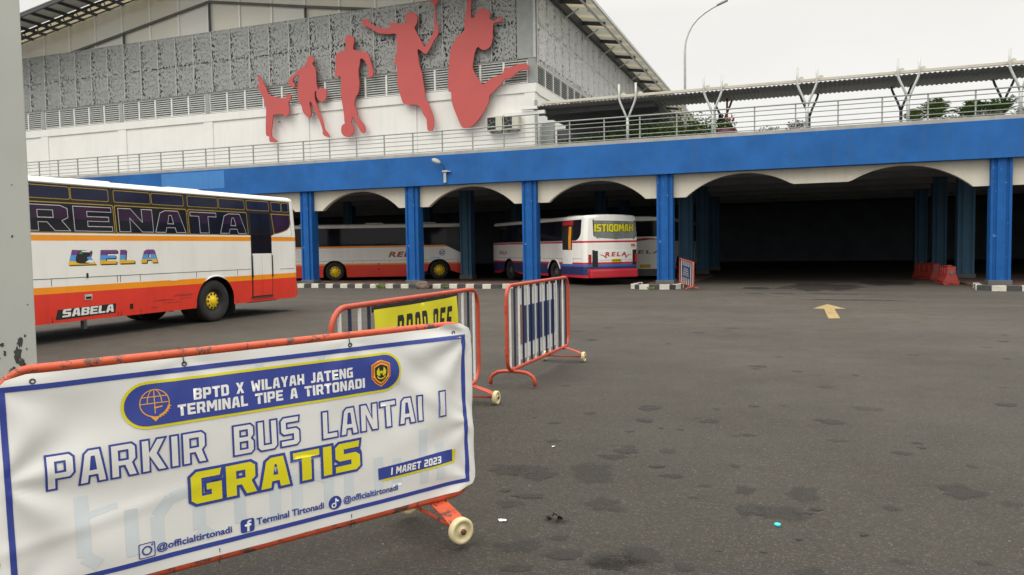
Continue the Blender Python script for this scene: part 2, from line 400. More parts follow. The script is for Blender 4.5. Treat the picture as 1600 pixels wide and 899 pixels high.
def stain_mat():
    m = bpy.data.materials.new('oil_stain'); m.use_nodes = True
    n, l = m.node_tree.nodes, m.node_tree.links
    b = n['Principled BSDF']; o = n['Material Output']
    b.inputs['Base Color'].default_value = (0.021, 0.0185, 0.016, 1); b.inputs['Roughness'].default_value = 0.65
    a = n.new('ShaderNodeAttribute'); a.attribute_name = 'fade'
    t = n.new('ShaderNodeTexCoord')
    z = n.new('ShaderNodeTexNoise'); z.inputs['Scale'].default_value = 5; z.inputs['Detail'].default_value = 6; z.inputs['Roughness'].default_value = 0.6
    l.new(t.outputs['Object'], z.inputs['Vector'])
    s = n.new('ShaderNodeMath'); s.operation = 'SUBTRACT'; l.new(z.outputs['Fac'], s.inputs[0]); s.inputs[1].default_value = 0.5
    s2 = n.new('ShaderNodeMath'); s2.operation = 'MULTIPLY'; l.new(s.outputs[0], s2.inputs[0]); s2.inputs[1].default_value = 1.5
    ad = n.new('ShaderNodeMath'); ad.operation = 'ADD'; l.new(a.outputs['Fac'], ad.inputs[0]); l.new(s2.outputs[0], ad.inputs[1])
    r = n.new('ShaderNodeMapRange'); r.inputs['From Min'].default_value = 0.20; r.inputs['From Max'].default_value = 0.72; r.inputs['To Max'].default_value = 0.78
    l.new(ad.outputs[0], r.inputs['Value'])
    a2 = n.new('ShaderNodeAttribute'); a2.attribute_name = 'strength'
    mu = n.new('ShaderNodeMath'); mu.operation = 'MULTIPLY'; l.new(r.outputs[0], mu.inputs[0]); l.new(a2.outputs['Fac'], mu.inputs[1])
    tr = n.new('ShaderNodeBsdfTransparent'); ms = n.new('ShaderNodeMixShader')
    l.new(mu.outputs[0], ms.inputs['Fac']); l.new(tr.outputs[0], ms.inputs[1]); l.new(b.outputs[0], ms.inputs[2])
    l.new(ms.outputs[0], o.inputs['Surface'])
    return m
M['stain'] = stain_mat()

# ------------------------------------------------------------------ mesh helpers
class MB:
    def __init__(s): s.bm = bmesh.new()
    def face(s, pts, mi=0, smooth=False):
        vs = [s.bm.verts.new(p) for p in pts]
        try:
            f = s.bm.faces.new(vs)
        except ValueError:
            return None
        f.material_index = mi; f.smooth = smooth
        return f
    def box(s, x0, x1, y0, y1, z0, z1, mi=0, bev=0.0, mtx=None):
        b2 = bmesh.new()
        bmesh.ops.create_cube(b2, size=1)
        for v in b2.verts:
            v.co = Vector(((x0 + x1) / 2 + v.co.x * (x1 - x0), (y0 + y1) / 2 + v.co.y * (y1 - y0), (z0 + z1) / 2 + v.co.z * (z1 - z0)))
        if bev > 0:
            bmesh.ops.bevel(b2, geom=list(b2.edges), offset=bev, segments=2, affect='EDGES', profile=0.6)
        s.merge(b2, mi, mtx)
        return s
    def merge(s, b2, mi=0, mtx=None, smooth=False, keep=False):
        mp = {}
        for v in b2.verts:
            mp[v] = s.bm.verts.new(mtx @ v.co if mtx else v.co)
        for f in b2.faces:
            nf = s.bm.faces.new([mp[v] for v in f.verts])
            nf.material_index = f.material_index if keep else mi
            nf.smooth = f.smooth or smooth
        b2.free()
        return s
    def tube(s, pts, r, seg=10, mi=0, cap=True, closed=False):
        pts = [Vector(p) for p in pts]
        n = len(pts); rings = []
        up = None
        for i, p in enumerate(pts):
            if closed: t = (pts[(i + 1) % n] - pts[i - 1])
            elif i == 0: t = pts[1] - pts[0]
            elif i == n - 1: t = pts[-1] - pts[-2]
            else: t = (pts[i + 1] - p).normalized() + (p - pts[i - 1]).normalized()
            t.normalize()
            if up is None:
                a = Vector((0, 0, 1)) if abs(t.z) < 0.9 else Vector((1, 0, 0))
                u = t.cross(a).normalized()
            else:
                u = (up - t * up.dot(t)).normalized()
            up = u
            w = t.cross(u)
            rr = r[i] if isinstance(r, (list, tuple)) else r
            rings.append([s.bm.verts.new(p + (u * math.cos(2 * math.pi * k / seg) + w * math.sin(2 * math.pi * k / seg)) * rr) for k in range(seg)])
        m = n if closed else n - 1
        for i in range(m):
            a, b = rings[i], rings[(i + 1) % n]
            for k in range(seg):
                f = s.bm.faces.new((a[k], a[(k + 1) % seg], b[(k + 1) % seg], b[k]))
                f.material_index = mi; f.smooth = True
        if cap and not closed:
            f = s.bm.faces.new(rings[0][::-1]); f.material_index = mi
            f = s.bm.faces.new(rings[-1]); f.material_index = mi
        return s
    def lathe(s, prof, axis='x', seg=24, mi=0, center=(0, 0, 0), cap=True):
        c = Vector(center); rings = []
        for (h, r) in prof:
            ring = []
            for k in range(seg):
                a = 2 * math.pi * k / seg
                p = {'x': (h, r * math.cos(a), r * math.sin(a)), 'y': (r * math.cos(a), h, r * math.sin(a)), 'z': (r * math.cos(a), r * math.sin(a), h)}[axis]
                ring.append(s.bm.verts.new(c + Vector(p)))
            rings.append(ring)
        for a, b in zip(rings, rings[1:]):
            for k in range(seg):
                f = s.bm.faces.new((a[k], a[(k + 1) % seg], b[(k + 1) % seg], b[k])); f.material_index = mi; f.smooth = True
        for q in (rings[0], rings[-1]) if cap else ():
            try:
                f = s.bm.faces.new(q); f.material_index = mi
            except ValueError: pass
        return s
    def polys(s, loops, fn, mi=0):
        """flat polygon with holes; loops are 2D; fn maps (x, y) to a point"""
        tri = tessellate_polygon([[Vector((x, y, 0)) for x, y in lp] for lp in loops])
        flat = [p for lp in loops for p in lp]
        vs = [s.bm.verts.new(fn(*p)) for p in flat]
        for t in tri:
            try:
                f = s.bm.faces.new([vs[i] for i in t]); f.material_index = mi
            except ValueError: pass
        return s
    def prism(s, loop, f0, f1, mi=0, side_smooth=False):
        """closed 2D outline swept from map f0 to map f1"""
        tri = tessellate_polygon([[Vector((x, y, 0)) for x, y in loop]])
        a = [s.bm.verts.new(f0(*p)) for p in loop]; b = [s.bm.verts.new(f1(*p)) for p in loop]
        for t in tri:
            for vs in (a, b):
                try:
                    f = s.bm.faces.new([vs[i] for i in t]); f.material_index = mi
                except ValueError: pass
        n = len(loop)
        for i in range(n):
            f = s.bm.faces.new((a[i], a[(i + 1) % n], b[(i + 1) % n], b[i])); f.material_index = mi; f.smooth = side_smooth
        return s
    def build(s, name, mats, parent=None, loc=None, fix=True, weld=0.0):
        if weld: bmesh.ops.remove_doubles(s.bm, verts=list(s.bm.verts), dist=weld)
        if fix: bmesh.ops.recalc_face_normals(s.bm, faces=list(s.bm.faces))
        me = bpy.data.meshes.new(name)
        s.bm.to_mesh(me); s.bm.free()
        for m in (mats if isinstance(mats, (list, tuple)) else [mats]): me.materials.append(m)
        o = bpy.data.objects.new(name, me)
        col.objects.link(o)
        if parent: o.parent = parent
        if loc: o.location = loc
        return o

def tag(o, label=None, cat=None, group=None, kind=None):
    if label: o['label'] = label
    if cat: o['category'] = cat
    if group: o['group'] = group
    if kind: o['kind'] = kind
    return o
def thing(name, label, cat, loc=(0, 0, 0), rz=0.0, group=None):
    o = bpy.data.objects.new(name, None); col.objects.link(o)
    o.empty_display_size = 0.2
    o.location = loc; o.rotation_euler = (0, 0, rz)
    return tag(o, label, cat, group)
def copy_tree(o, parent=None):
    c = o.copy(); col.objects.link(c)
    if parent: c.parent = parent
    for ch in [x for x in bpy.data.objects if x.parent == o]:
        copy_tree(ch, c)
    return c

# ------------------------------------------------------------------ lettering
def text_loops_mesh(s, bold=0.0, shear=0.0, space=1.0):
    cu = bpy.data.curves.new('lettering', 'FONT')
    cu.body = s; cu.offset = bold; cu.shear = shear; cu.space_character = space
    cu.resolution_u = 3; cu.fill_mode = 'FRONT'
    ob = bpy.data.objects.new('lettering', cu); col.objects.link(ob)
    dg = bpy.context.evaluated_depsgraph_get(); dg.update()
    me = bpy.data.meshes.new_from_object(ob.evaluated_get(dg))
    bpy.data.objects.remove(ob); bpy.data.curves.remove(cu)
    b = bmesh.new(); b.from_mesh(me); bpy.data.meshes.remove(me)
    return b
def text_into(mb, s, x0, x1, y0, y1, fn, mi=0, bold=0.0, shear=0.0, space=1.0):
    """lettering fitted to the box x0..x1, y0..y1 and mapped by fn"""
    b = text_loops_mesh(s, bold, shear, space)
    xs = [v.co.x for v in b.verts]; ys = [v.co.y for v in b.verts]
    ax, bx, ay, by = min(xs), max(xs), min(ys), max(ys)
    for v in b.verts:
        v.co = Vector(fn(x0 + (v.co.x - ax) / (bx - ax) * (x1 - x0), y0 + (v.co.y - ay) / (by - ay) * (y1 - y0)))
    mb.merge(b, mi)

BL = {  # blocky capitals on a 5 x 7 grid: outline first, then holes
 'A': [[(0, 0), (1.0, 6.2), (1.9, 7), (4.1, 7), (5.2, 0), (3.5, 0), (3.3, 1.5), (1.95, 1.5), (1.75, 0)], [(2.2, 2.9), (3.1, 2.9), (2.85, 5.4), (2.5, 5.4)]],
 'B': [[(0, 0), (0, 7), (4.2, 7), (5, 6.2), (5, 4.3), (4.4, 3.6), (5, 2.9), (5, 0.8), (4.2, 0)], [(1.7, 1.4), (3.3, 1.4), (3.3, 2.9), (1.7, 2.9)], [(1.7, 4.3), (3.3, 4.3), (3.3, 5.6), (1.7, 5.6)]],
 'D': [[(0, 0), (0, 7), (4, 7), (5, 6), (5, 1), (4, 0)], [(1.7, 1.5), (3.3, 1.5), (3.3, 5.5), (1.7, 5.5)]],
 'E': [[(0, 0), (0, 7), (4.8, 7), (4.8, 5.5), (1.7, 5.5), (1.7, 4.25), (4.4, 4.25), (4.4, 2.8), (1.7, 2.8), (1.7, 1.5), (4.8, 1.5), (4.8, 0)]],
 'F': [[(0, 0), (0, 7), (4.8, 7), (4.8, 5.5), (1.7, 5.5), (1.7, 4.1), (4.4, 4.1), (4.4, 2.6), (1.7, 2.6), (1.7, 0)]],
 'G': [[(0.8, 0), (0, 0.8), (0, 6), (1, 7), (5, 7), (4.7, 5.5), (1.8, 5.5), (1.7, 5.4), (1.7, 1.5), (3.3, 1.5), (3.3, 2.7), (2.5, 2.7), (2.5, 4.1), (5, 4.1), (5, 0)]],
 'H': [[(0, 0), (0, 7), (1.7, 7), (1.7, 4.3), (3.3, 4.3), (3.3, 7), (5, 7), (5, 0), (3.3, 0), (3.3, 2.8), (1.7, 2.8), (1.7, 0)]],
 'I': [[(0, 0), (0, 7), (1.7, 7), (1.7, 0)]],
 'J': [[(0, 0), (0, 1.5), (1.7, 1.5), (1.7, 7), (3.4, 7), (3.4, 1), (2.4, 0)]],
 'K': [[(0, 0), (0, 7), (1.7, 7), (1.7, 4.5), (3.2, 7), (5.1, 7), (3.3, 3.8), (5.2, 0), (3.3, 0), (1.7, 3.1), (1.7, 0)]],
 'L': [[(0, 0), (0, 7), (1.7, 7), (1.7, 1.5), (4.4, 1.5), (4.4, 0)]],
 'M': [[(0, 0), (0, 7), (1.9, 7), (3.1, 4.2), (4.3, 7), (6.2, 7), (6.2, 0), (4.6, 0), (4.6, 4.1), (3.6, 1.8), (2.6, 1.8), (1.6, 4.1), (1.6, 0)]],
 'N': [[(0, 0), (0, 7), (1.9, 7), (3.5, 3.2), (3.5, 7), (5.2, 7), (5.2, 0), (3.4, 0), (1.7, 4), (1.7, 0)]],
 'O': [[(0.8, 0), (0, 0.8), (0, 6.2), (0.8, 7), (4.2, 7), (5, 6.2), (5, 0.8), (4.2, 0)], [(1.7, 1.5), (3.3, 1.5), (3.3, 5.5), (1.7, 5.5)]],
 'P': [[(0, 0), (0, 7), (4.2, 7), (5, 6.2), (5, 3), (4.2, 2.1), (1.7, 2.1), (1.7, 0)], [(1.7, 3.6), (3.3, 3.6), (3.3, 5.5), (1.7, 5.5)]],
 'Q': [[(0.8, 0), (0, 0.8), (0, 6.2), (0.8, 7), (4.2, 7), (5, 6.2), (5, 0.8), (4.6, 0.4), (5, -0.6), (3.6, -0.6), (3.3, 0)], [(1.7, 1.5), (3.3, 1.5), (3.3, 5.5), (1.7, 5.5)]],
 'R': [[(0, 0), (0, 7), (4.2, 7), (5, 6.2), (5, 3.6), (4.3, 2.8), (5.2, 0), (3.4, 0), (2.6, 2.3), (1.7, 2.3), (1.7, 0)], [(1.7, 3.7), (3.3, 3.7), (3.3, 5.5), (1.7, 5.5)]],
 'S': [[(0, 0), (0, 1.5), (3.2, 1.5), (3.2, 2.7), (0.8, 2.7), (0, 3.5), (0, 6.2), (0.8, 7), (5, 7), (4.8, 5.5), (1.7, 5.5), (1.7, 4.3), (4.2, 4.3), (5, 3.5), (5, 0.8), (4.2, 0)]],
 'T': [[(1.6, 0), (1.6, 5.5), (0, 5.5), (0, 7), (5, 7), (5, 5.5), (3.4, 5.5), (3.4, 0)]],
 'U': [[(0.8, 0), (0, 0.8), (0, 7), (1.7, 7), (1.7, 1.5), (3.3, 1.5), (3.3, 7), (5, 7), (5, 0.8), (4.2, 0)]],
 'W': [[(0.8, 0), (0, 7), (1.6, 7), (2.0, 2.8), (2.6, 5.2), (3.8, 5.2), (4.4, 2.8), (4.8, 7), (6.4, 7), (5.6, 0), (4.0, 0), (3.2, 3.0), (2.4, 0)]],
 'X': [[(0, 0), (1.6, 3.5), (0, 7), (1.8, 7), (2.6, 5.0), (3.4, 7), (5.2, 7), (3.6, 3.5), (5.2, 0), (3.4, 0), (2.6, 2.0), (1.8, 0)]],
 'Y': [[(1.75, 0), (1.75, 2.6), (0, 7), (1.8, 7), (2.6, 4.5), (3.4, 7), (5.2, 7), (3.45, 2.6), (3.45, 0)]],
 '0': [[(0.8, 0), (0, 0.8), (0, 6.2), (0.8, 7), (4.0, 7), (4.8, 6.2), (4.8, 0.8), (4.0, 0)], [(1.7, 1.5), (3.1, 1.5), (3.1, 5.5), (1.7, 5.5)]],
 '2': [[(0, 0), (0, 3.2), (0.8, 4.1), (3.1, 4.1), (3.1, 5.5), (0.2, 5.5), (0.2, 7), (4.0, 7), (4.8, 6.2), (4.8, 3.5), (4.0, 2.7), (1.7, 2.7), (1.7, 1.5), (4.8, 1.5), (4.8, 0)]],
 '3': [[(0, 0), (0, 1.5), (3.1, 1.5), (3.1, 2.8), (0.6, 2.8), (0.6, 4.2), (3.1, 4.2), (3.1, 5.5), (0.1, 5.5), (0.1, 7), (4.0, 7), (4.8, 6.2), (4.8, 4.2), (4.2, 3.5), (4.8, 2.8), (4.8, 0.8), (4.0, 0)]],
 '1': [[(0, 0), (0, 7), (1.7, 7), (1.7, 0)]],
}
def inset(loop, d):
    """move a closed outline along its outward normal (outer loop anticlockwise)"""
    n = len(loop); out = []
    for i in range(n):
        p0, p, p1 = Vector(loop[i - 1]), Vector(loop[i]), Vector(loop[(i + 1) % n])
        a = (p - p0).normalized(); b = (p1 - p).normalized()
        na = Vector((a.y, -a.x)); nb = Vector((b.y, -b.x))
        m = na + nb
        if m.length < 1e-6: m = na
        m.normalize()
        k = d / max(0.45, m.dot(na))
        out.append((p.x + m.x * k, p.y + m.y * k))
    return out
def ccw(loop):
    return sum(a[0] * b[1] - b[0] * a[1] for a, b in zip(loop, loop[1:] + loop[:1])) > 0
def block_words(s, x0, x1, y0, y1, gap=0.8, word=3.2, grow=0.0, shear=0.0):
    """list of glyph loop sets fitted to a box; grow in box units"""
    x = 0; gl = []
    for ch in s:
        if ch == ' ':
            x += word; continue
        w = max(p[0] for p in BL[ch][0])
        gl.append((ch, x)); x += w + gap
    W = x - gap
    out = []
    sx, sy = (x1 - x0) / W, (y1 - y0) / 7.0
    for ch, gx in gl:
        loops = []
        for i, lp in enumerate(BL[ch]):
            q = [(x0 + (px + gx) * sx + shear * py * sy, y0 + py * sy) for px, py in lp]
            if ccw(q) != (i == 0): q.reverse()
            if grow: q = inset(q, grow)
            loops.append(q)
        out.append(loops)
    return out
def smooth_loop(pts, sub=3):
    n = len(pts); out = []
    for i in range(n):
        p0, p1, p2, p3 = [Vector(pts[(i + k) % n]) for k in (-1, 0, 1, 2)]
        for k in range(sub):
            t = k / sub
            v = 0.5 * (2 * p1 + (p2 - p0) * t + (2 * p0 - 5 * p1 + 4 * p2 - p3) * t * t + (3 * p1 - p0 - 3 * p2 + p3) * t ** 3)
            out.append((v.x, v.y))
    return out
def circle(cx, cy, r, n=28, ry=None):
    ry = ry or r
    return [(cx + r * math.cos(2 * math.pi * k / n), cy + ry * math.sin(2 * math.pi * k / n)) for k in range(n)]
def leaves(mb, centre, rad, count, size, mats=1, seed=1, up=0.3):
    r = random.Random(seed)
    for i in range(count):
        d = Vector((r.gauss(0, 1), r.gauss(0, 1), r.gauss(0, 1))).normalized() * (r.random() ** 0.45)
        p = Vector(centre) + Vector((d.x * rad[0], d.y * rad[1], d.z * rad[2]))
        a = Vector((r.gauss(0, 1), r.gauss(0, 1), r.gauss(0, 0.6) + up)).normalized()
        b = a.cross(Vector((r.random(), r.random(), r.random()))).normalized()
        L = size * r.uniform(0.6, 1.3); w = L * 0.3
        mb.face([p, p + a * L * 0.5 + b * w, p + a * L, p + a * L * 0.5 - b * w], r.randrange(mats))
SIL={
'karate':[(-27.778,11.148),(-27.673,11.200),(-27.530,10.949),(-27.254,10.511),(-27.116,10.137),(-26.867,10.013),(-26.182,9.832),(-25.970,9.835),(-25.965,9.957),(-25.838,10.029),(-25.678,9.984),(-25.621,9.857),(-25.664,9.707),(-25.779,9.615),(-25.809,9.464),(-25.770,9.205),(-25.802,9.003),(-25.933,8.848),(-26.132,8.853),(-26.203,8.972),(-26.781,8.995),(-26.853,8.773),(-26.933,8.364),(-26.977,7.901),(-26.856,7.737),(-26.611,7.535),(-27.093,7.545),(-27.144,7.860),(-27.333,7.924),(-27.331,8.600),(-27.276,9.323),(-27.361,9.744),(-27.502,10.067),(-27.681,10.393),(-27.762,10.607),(-27.678,10.756),(-27.747,10.969)],
'basket':[(-24.505,11.830),(-24.382,11.898),(-24.225,11.882),(-24.133,11.762),(-24.115,11.590),(-24.216,11.449),(-24.078,11.285),(-24.011,11.128),(-23.999,10.776),(-23.989,10.374),(-23.925,10.147),(-23.931,9.967),(-24.086,10.030),(-24.134,9.682),(-23.992,9.267),(-23.826,8.852),(-23.660,8.436),(-23.555,8.006),(-23.383,7.793),(-23.271,7.564),(-23.485,7.599),(-23.684,7.733),(-23.689,7.935),(-23.787,8.244),(-23.953,8.660),(-24.180,9.081),(-24.383,9.501),(-24.473,9.356),(-24.389,8.996),(-24.410,8.744),(-24.534,8.662),(-24.737,8.799),(-24.912,9.036),(-24.964,9.294),(-25.138,9.562),(-25.209,9.975),(-25.169,10.378),(-25.093,10.777),(-25.086,10.978),(-25.271,10.945),(-25.436,10.808),(-25.491,10.661),(-25.374,10.498),(-25.380,10.346),(-25.540,10.350),(-25.719,10.529),(-25.748,10.755),(-25.606,10.905),(-25.303,11.080),(-25.013,11.275),(-24.728,11.399),(-24.577,11.535)],
'football':[(-22.168,12.429),(-22.140,12.593),(-21.985,12.703),(-21.812,12.693),(-21.665,12.599),(-21.612,12.437),(-21.642,12.225),(-21.694,12.034),(-21.628,11.929),(-21.150,11.801),(-20.868,11.704),(-20.759,11.546),(-20.656,11.196),(-20.553,10.845),(-20.526,10.599),(-20.621,10.462),(-20.759,10.417),(-20.869,10.534),(-20.782,10.770),(-20.854,11.020),(-20.994,11.278),(-21.139,11.410),(-21.276,11.424),(-21.331,11.116),(-21.409,10.830),(-21.395,10.534),(-21.373,10.140),(-21.442,9.753),(-21.624,9.473),(-21.716,9.135),(-21.587,8.828),(-21.505,8.477),(-21.349,8.288),(-21.150,8.056),(-21.088,7.806),(-21.162,7.643),(-21.334,7.674),(-21.443,7.880),(-21.586,8.107),(-21.716,8.394),(-21.852,8.503),(-21.931,8.211),(-22.097,8.124),(-22.305,8.188),(-22.349,8.639),(-22.395,9.040),(-22.475,9.444),(-22.486,9.842),(-22.470,10.337),(-22.483,10.635),(-22.635,10.649),(-22.812,10.666),(-22.828,10.866),(-22.738,11.105),(-22.790,11.309),(-22.782,11.556),(-22.680,11.793),(-22.476,11.940),(-22.124,11.982),(-22.118,12.178)],
'badminton':[(-18.600,13.133),(-18.563,13.318),(-18.408,13.432),(-18.159,13.421),(-18.000,13.298),(-17.919,13.099),(-17.980,12.823),(-18.092,12.676),(-18.042,12.500),(-17.919,12.249),(-17.733,11.946),(-17.589,11.694),(-17.526,11.659),(-17.394,11.814),(-17.196,12.075),(-17.063,12.295),(-16.985,12.473),(-17.011,12.682),(-16.945,12.796),(-16.822,12.642),(-16.765,12.401),(-16.802,12.172),(-16.943,12.000),(-17.074,11.827),(-17.240,11.563),(-17.427,11.337),(-17.567,11.314),(-17.777,11.478),(-17.958,11.563),(-17.925,11.161),(-17.870,10.776),(-17.751,10.385),(-17.677,9.904),(-17.611,9.518),(-17.599,9.137),(-17.413,8.837),(-17.282,8.494),(-17.163,8.152),(-17.140,7.771),(-17.232,7.492),(-17.372,7.454),(-17.498,7.558),(-17.522,7.893),(-17.539,8.085),(-17.695,8.288),(-17.797,8.534),(-17.953,8.766),(-18.222,8.854),(-18.658,8.889),(-18.853,9.001),(-18.976,9.348),(-19.097,9.744),(-19.153,10.133),(-19.131,10.516),(-19.176,10.904),(-19.295,11.012),(-19.196,11.386),(-19.130,11.763),(-19.143,12.099),(-19.167,12.456),(-19.552,12.499),(-20.052,12.584),(-20.439,12.772),(-20.772,13.004),(-20.998,13.030),(-21.083,13.234),(-21.045,13.375),(-20.872,13.432),(-20.707,13.287),(-20.564,13.125),(-20.321,12.971),(-19.988,12.865),(-19.655,12.798),(-19.454,12.852),(-19.539,12.977),(-19.481,13.066),(-19.097,12.982),(-18.551,12.938)],
'volley':[(-15.132,14.006),(-14.949,14.027),(-14.977,13.619),(-15.019,13.075),(-14.975,12.748),(-14.822,12.776),(-14.767,12.952),(-14.613,13.098),(-14.360,13.140),(-14.111,13.036),(-13.995,12.813),(-14.019,12.589),(-13.821,12.492),(-13.622,12.541),(-13.421,12.653),(-13.375,12.512),(-13.525,12.394),(-13.824,12.366),(-13.882,11.936),(-13.908,11.574),(-14.044,11.270),(-14.298,11.159),(-14.499,11.199),(-14.678,11.337),(-14.825,11.123),(-14.914,10.763),(-14.972,10.400),(-14.876,10.113),(-14.629,9.721),(-14.431,9.519),(-14.175,9.679),(-13.821,9.830),(-13.421,9.930),(-13.317,10.193),(-13.070,10.196),(-12.725,10.271),(-12.384,10.310),(-12.094,10.227),(-12.048,10.115),(-12.146,10.017),(-12.535,9.982),(-12.832,9.784),(-13.030,9.666),(-13.277,9.670),(-13.529,9.438),(-13.935,9.107),(-14.119,8.939),(-14.164,8.666),(-14.301,8.401),(-14.614,7.962),(-15.030,7.574),(-15.445,7.463),(-15.649,7.618),(-15.847,8.054),(-16.045,8.539),(-16.141,8.922),(-16.153,9.298),(-16.288,9.356),(-16.298,9.873),(-16.239,10.616),(-16.162,11.262),(-15.922,11.748),(-15.709,12.003),(-15.397,12.153),(-15.367,12.565),(-15.274,13.106)],
'ball_b':[(-23.684,10.166),(-23.483,10.098),(-23.370,9.918),(-23.404,9.621),(-23.565,9.464),(-23.745,9.449),(-23.921,9.564),(-24.010,9.772),(-23.978,10.021),(-23.841,10.140)],
'ball_f':[(-22.152,8.227),(-21.932,8.162),(-21.775,7.982),(-21.807,7.706),(-21.952,7.537),(-22.176,7.483),(-22.396,7.567),(-22.531,7.755),(-22.509,8.053),(-22.340,8.191)],
'racket':[(-16.943,14.224),(-16.787,14.129),(-16.708,13.914),(-16.797,13.712),(-16.925,13.634),(-16.891,13.304),(-16.883,12.742),(-17.010,12.738),(-16.965,13.313),(-16.999,13.644),(-17.134,13.754),(-17.213,13.979),(-17.124,14.173)],
}
STAINS=[
(-0.28,4.70,0.085,0.098,0.90),
(0.02,5.12,0.085,0.155,0.50),
(0.98,5.46,0.105,0.137,0.70),
(-1.38,7.41,0.093,0.144,0.80),
(-1.33,6.88,0.074,0.097,0.80),
(-1.26,5.79,0.079,0.080,0.70),
(-1.13,6.61,0.024,0.038,0.90),
(-0.96,6.60,0.026,0.037,0.90),
(-1.70,4.99,0.096,0.096,0.70),
(-1.37,5.14,0.143,0.243,0.45),
(-0.82,5.25,0.075,0.056,0.70),
(-0.58,5.09,0.040,0.037,0.50),
(-0.33,5.08,0.065,0.093,0.60),
(-1.13,4.54,0.105,0.113,0.50),
(0.52,4.99,0.050,0.046,0.70),
(0.10,4.84,0.032,0.031,0.80),
(0.05,4.75,0.028,0.024,0.80),
(-0.01,4.73,0.028,0.036,0.60),
(0.33,4.49,0.029,0.032,0.90),
(-0.00,4.31,0.018,0.020,0.90),
(-0.39,4.01,0.012,0.014,0.90),
(-1.24,3.92,0.045,0.039,0.50),
(-0.53,3.75,0.054,0.049,0.85),
(-0.89,3.70,0.129,0.092,0.80),
(-1.14,3.70,0.106,0.061,0.70),
(-1.40,3.74,0.109,0.084,0.55),
(-1.89,5.91,0.056,0.055,0.50),
(-1.87,6.99,0.052,0.060,0.50),
(0.87,6.69,0.037,0.046,0.80),
(0.89,6.54,0.028,0.033,0.90),
(-0.44,5.62,0.039,0.044,0.60),
(-0.41,7.76,0.052,0.049,0.70),
(1.14,6.10,0.042,0.038,0.60),
(0.63,9.91,0.047,0.051,0.70),
(-0.52,10.10,0.059,0.055,0.60),
(-1.82,5.08,0.122,0.117,0.40),
(0.85,4.26,0.036,0.028,0.60),
(-0.17,4.07,0.016,0.014,0.80),
(-1.31,3.48,0.068,0.040,0.60),
(-1.36,6.40,0.041,0.036,0.50),
(-2.07,6.52,0.056,0.053,0.50),
(0.61,7.93,0.126,0.098,0.30),
(1.20,5.30,0.060,0.057,0.40),
(0.48,4.16,0.050,0.036,0.35),
(-0.96,5.87,0.065,0.080,0.40),
(0.28,6.58,0.080,0.057,0.30),
(-1.81,4.60,0.032,0.049,0.80),
(-1.97,5.03,0.098,0.118,0.60),
(-1.69,4.36,0.085,0.063,0.40),
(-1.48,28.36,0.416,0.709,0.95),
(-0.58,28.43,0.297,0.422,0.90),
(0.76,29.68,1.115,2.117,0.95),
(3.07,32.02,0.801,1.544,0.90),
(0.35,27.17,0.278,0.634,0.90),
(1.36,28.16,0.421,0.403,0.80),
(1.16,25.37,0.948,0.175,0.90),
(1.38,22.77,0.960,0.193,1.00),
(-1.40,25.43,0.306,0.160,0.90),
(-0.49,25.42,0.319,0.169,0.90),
]

def set_uv(o, fn):
    me = o.data
    uv = me.uv_layers.new(name='UVMap')
    for lp in me.loops:
        uv.data[lp.index].uv = fn(me.vertices[lp.vertex_index].co)

# ================================================================== GROUND
g = MB()
g.face([(-500, -300, 0), (500, -300, 0), (500, 700, 0), (-500, 700, 0)])
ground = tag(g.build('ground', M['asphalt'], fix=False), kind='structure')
sb = MB()
fa = sb.bm.verts.layers.float.new('fade'); stl = sb.bm.verts.layers.float.new('strength')
r = random.Random(3)
for _ in range(90):
    q = r.random() ** 2
    s_ = 0.02 + 0.11 * q
    yy = r.uniform(2.6, 15)
    STAINS.append((r.uniform(-1.6, 1.2) * yy * 0.42 + 1.2, yy, s_ * r.uniform(0.8, 1.6), s_ * r.uniform(0.6, 1.2), r.uniform(0.25, 0.85)))
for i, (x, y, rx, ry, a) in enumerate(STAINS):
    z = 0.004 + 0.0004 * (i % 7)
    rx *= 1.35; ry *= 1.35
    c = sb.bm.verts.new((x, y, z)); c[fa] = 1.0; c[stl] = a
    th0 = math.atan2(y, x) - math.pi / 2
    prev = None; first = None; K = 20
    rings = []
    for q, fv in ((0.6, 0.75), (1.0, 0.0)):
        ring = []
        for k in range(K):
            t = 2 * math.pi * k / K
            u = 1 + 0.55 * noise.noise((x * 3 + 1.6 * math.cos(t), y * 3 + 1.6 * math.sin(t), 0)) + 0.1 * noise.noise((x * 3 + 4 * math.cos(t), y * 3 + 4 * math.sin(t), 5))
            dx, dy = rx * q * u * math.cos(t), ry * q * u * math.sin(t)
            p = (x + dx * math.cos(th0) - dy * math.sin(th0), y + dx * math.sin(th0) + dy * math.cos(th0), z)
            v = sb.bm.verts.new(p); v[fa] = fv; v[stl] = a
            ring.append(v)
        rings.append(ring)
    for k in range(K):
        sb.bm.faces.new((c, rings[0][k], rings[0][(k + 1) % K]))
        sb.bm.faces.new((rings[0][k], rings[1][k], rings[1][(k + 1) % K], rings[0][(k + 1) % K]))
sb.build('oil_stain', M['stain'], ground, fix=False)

ar = MB()
ARW = [(0.663, 21.1), (1.03, 19.7), (0.77, 19.6), (0.79, 17.2), (0.56, 17.12), (0.545, 19.56), (0.29, 19.65)]
ar.polys([ARW], lambda x, y: (x, y, 0.0065))
tag(ar.build('road_arrow', M['arrow'], fix=False), 'faded yellow arrow painted on the asphalt, pointing into the dark entrance', 'road marking')

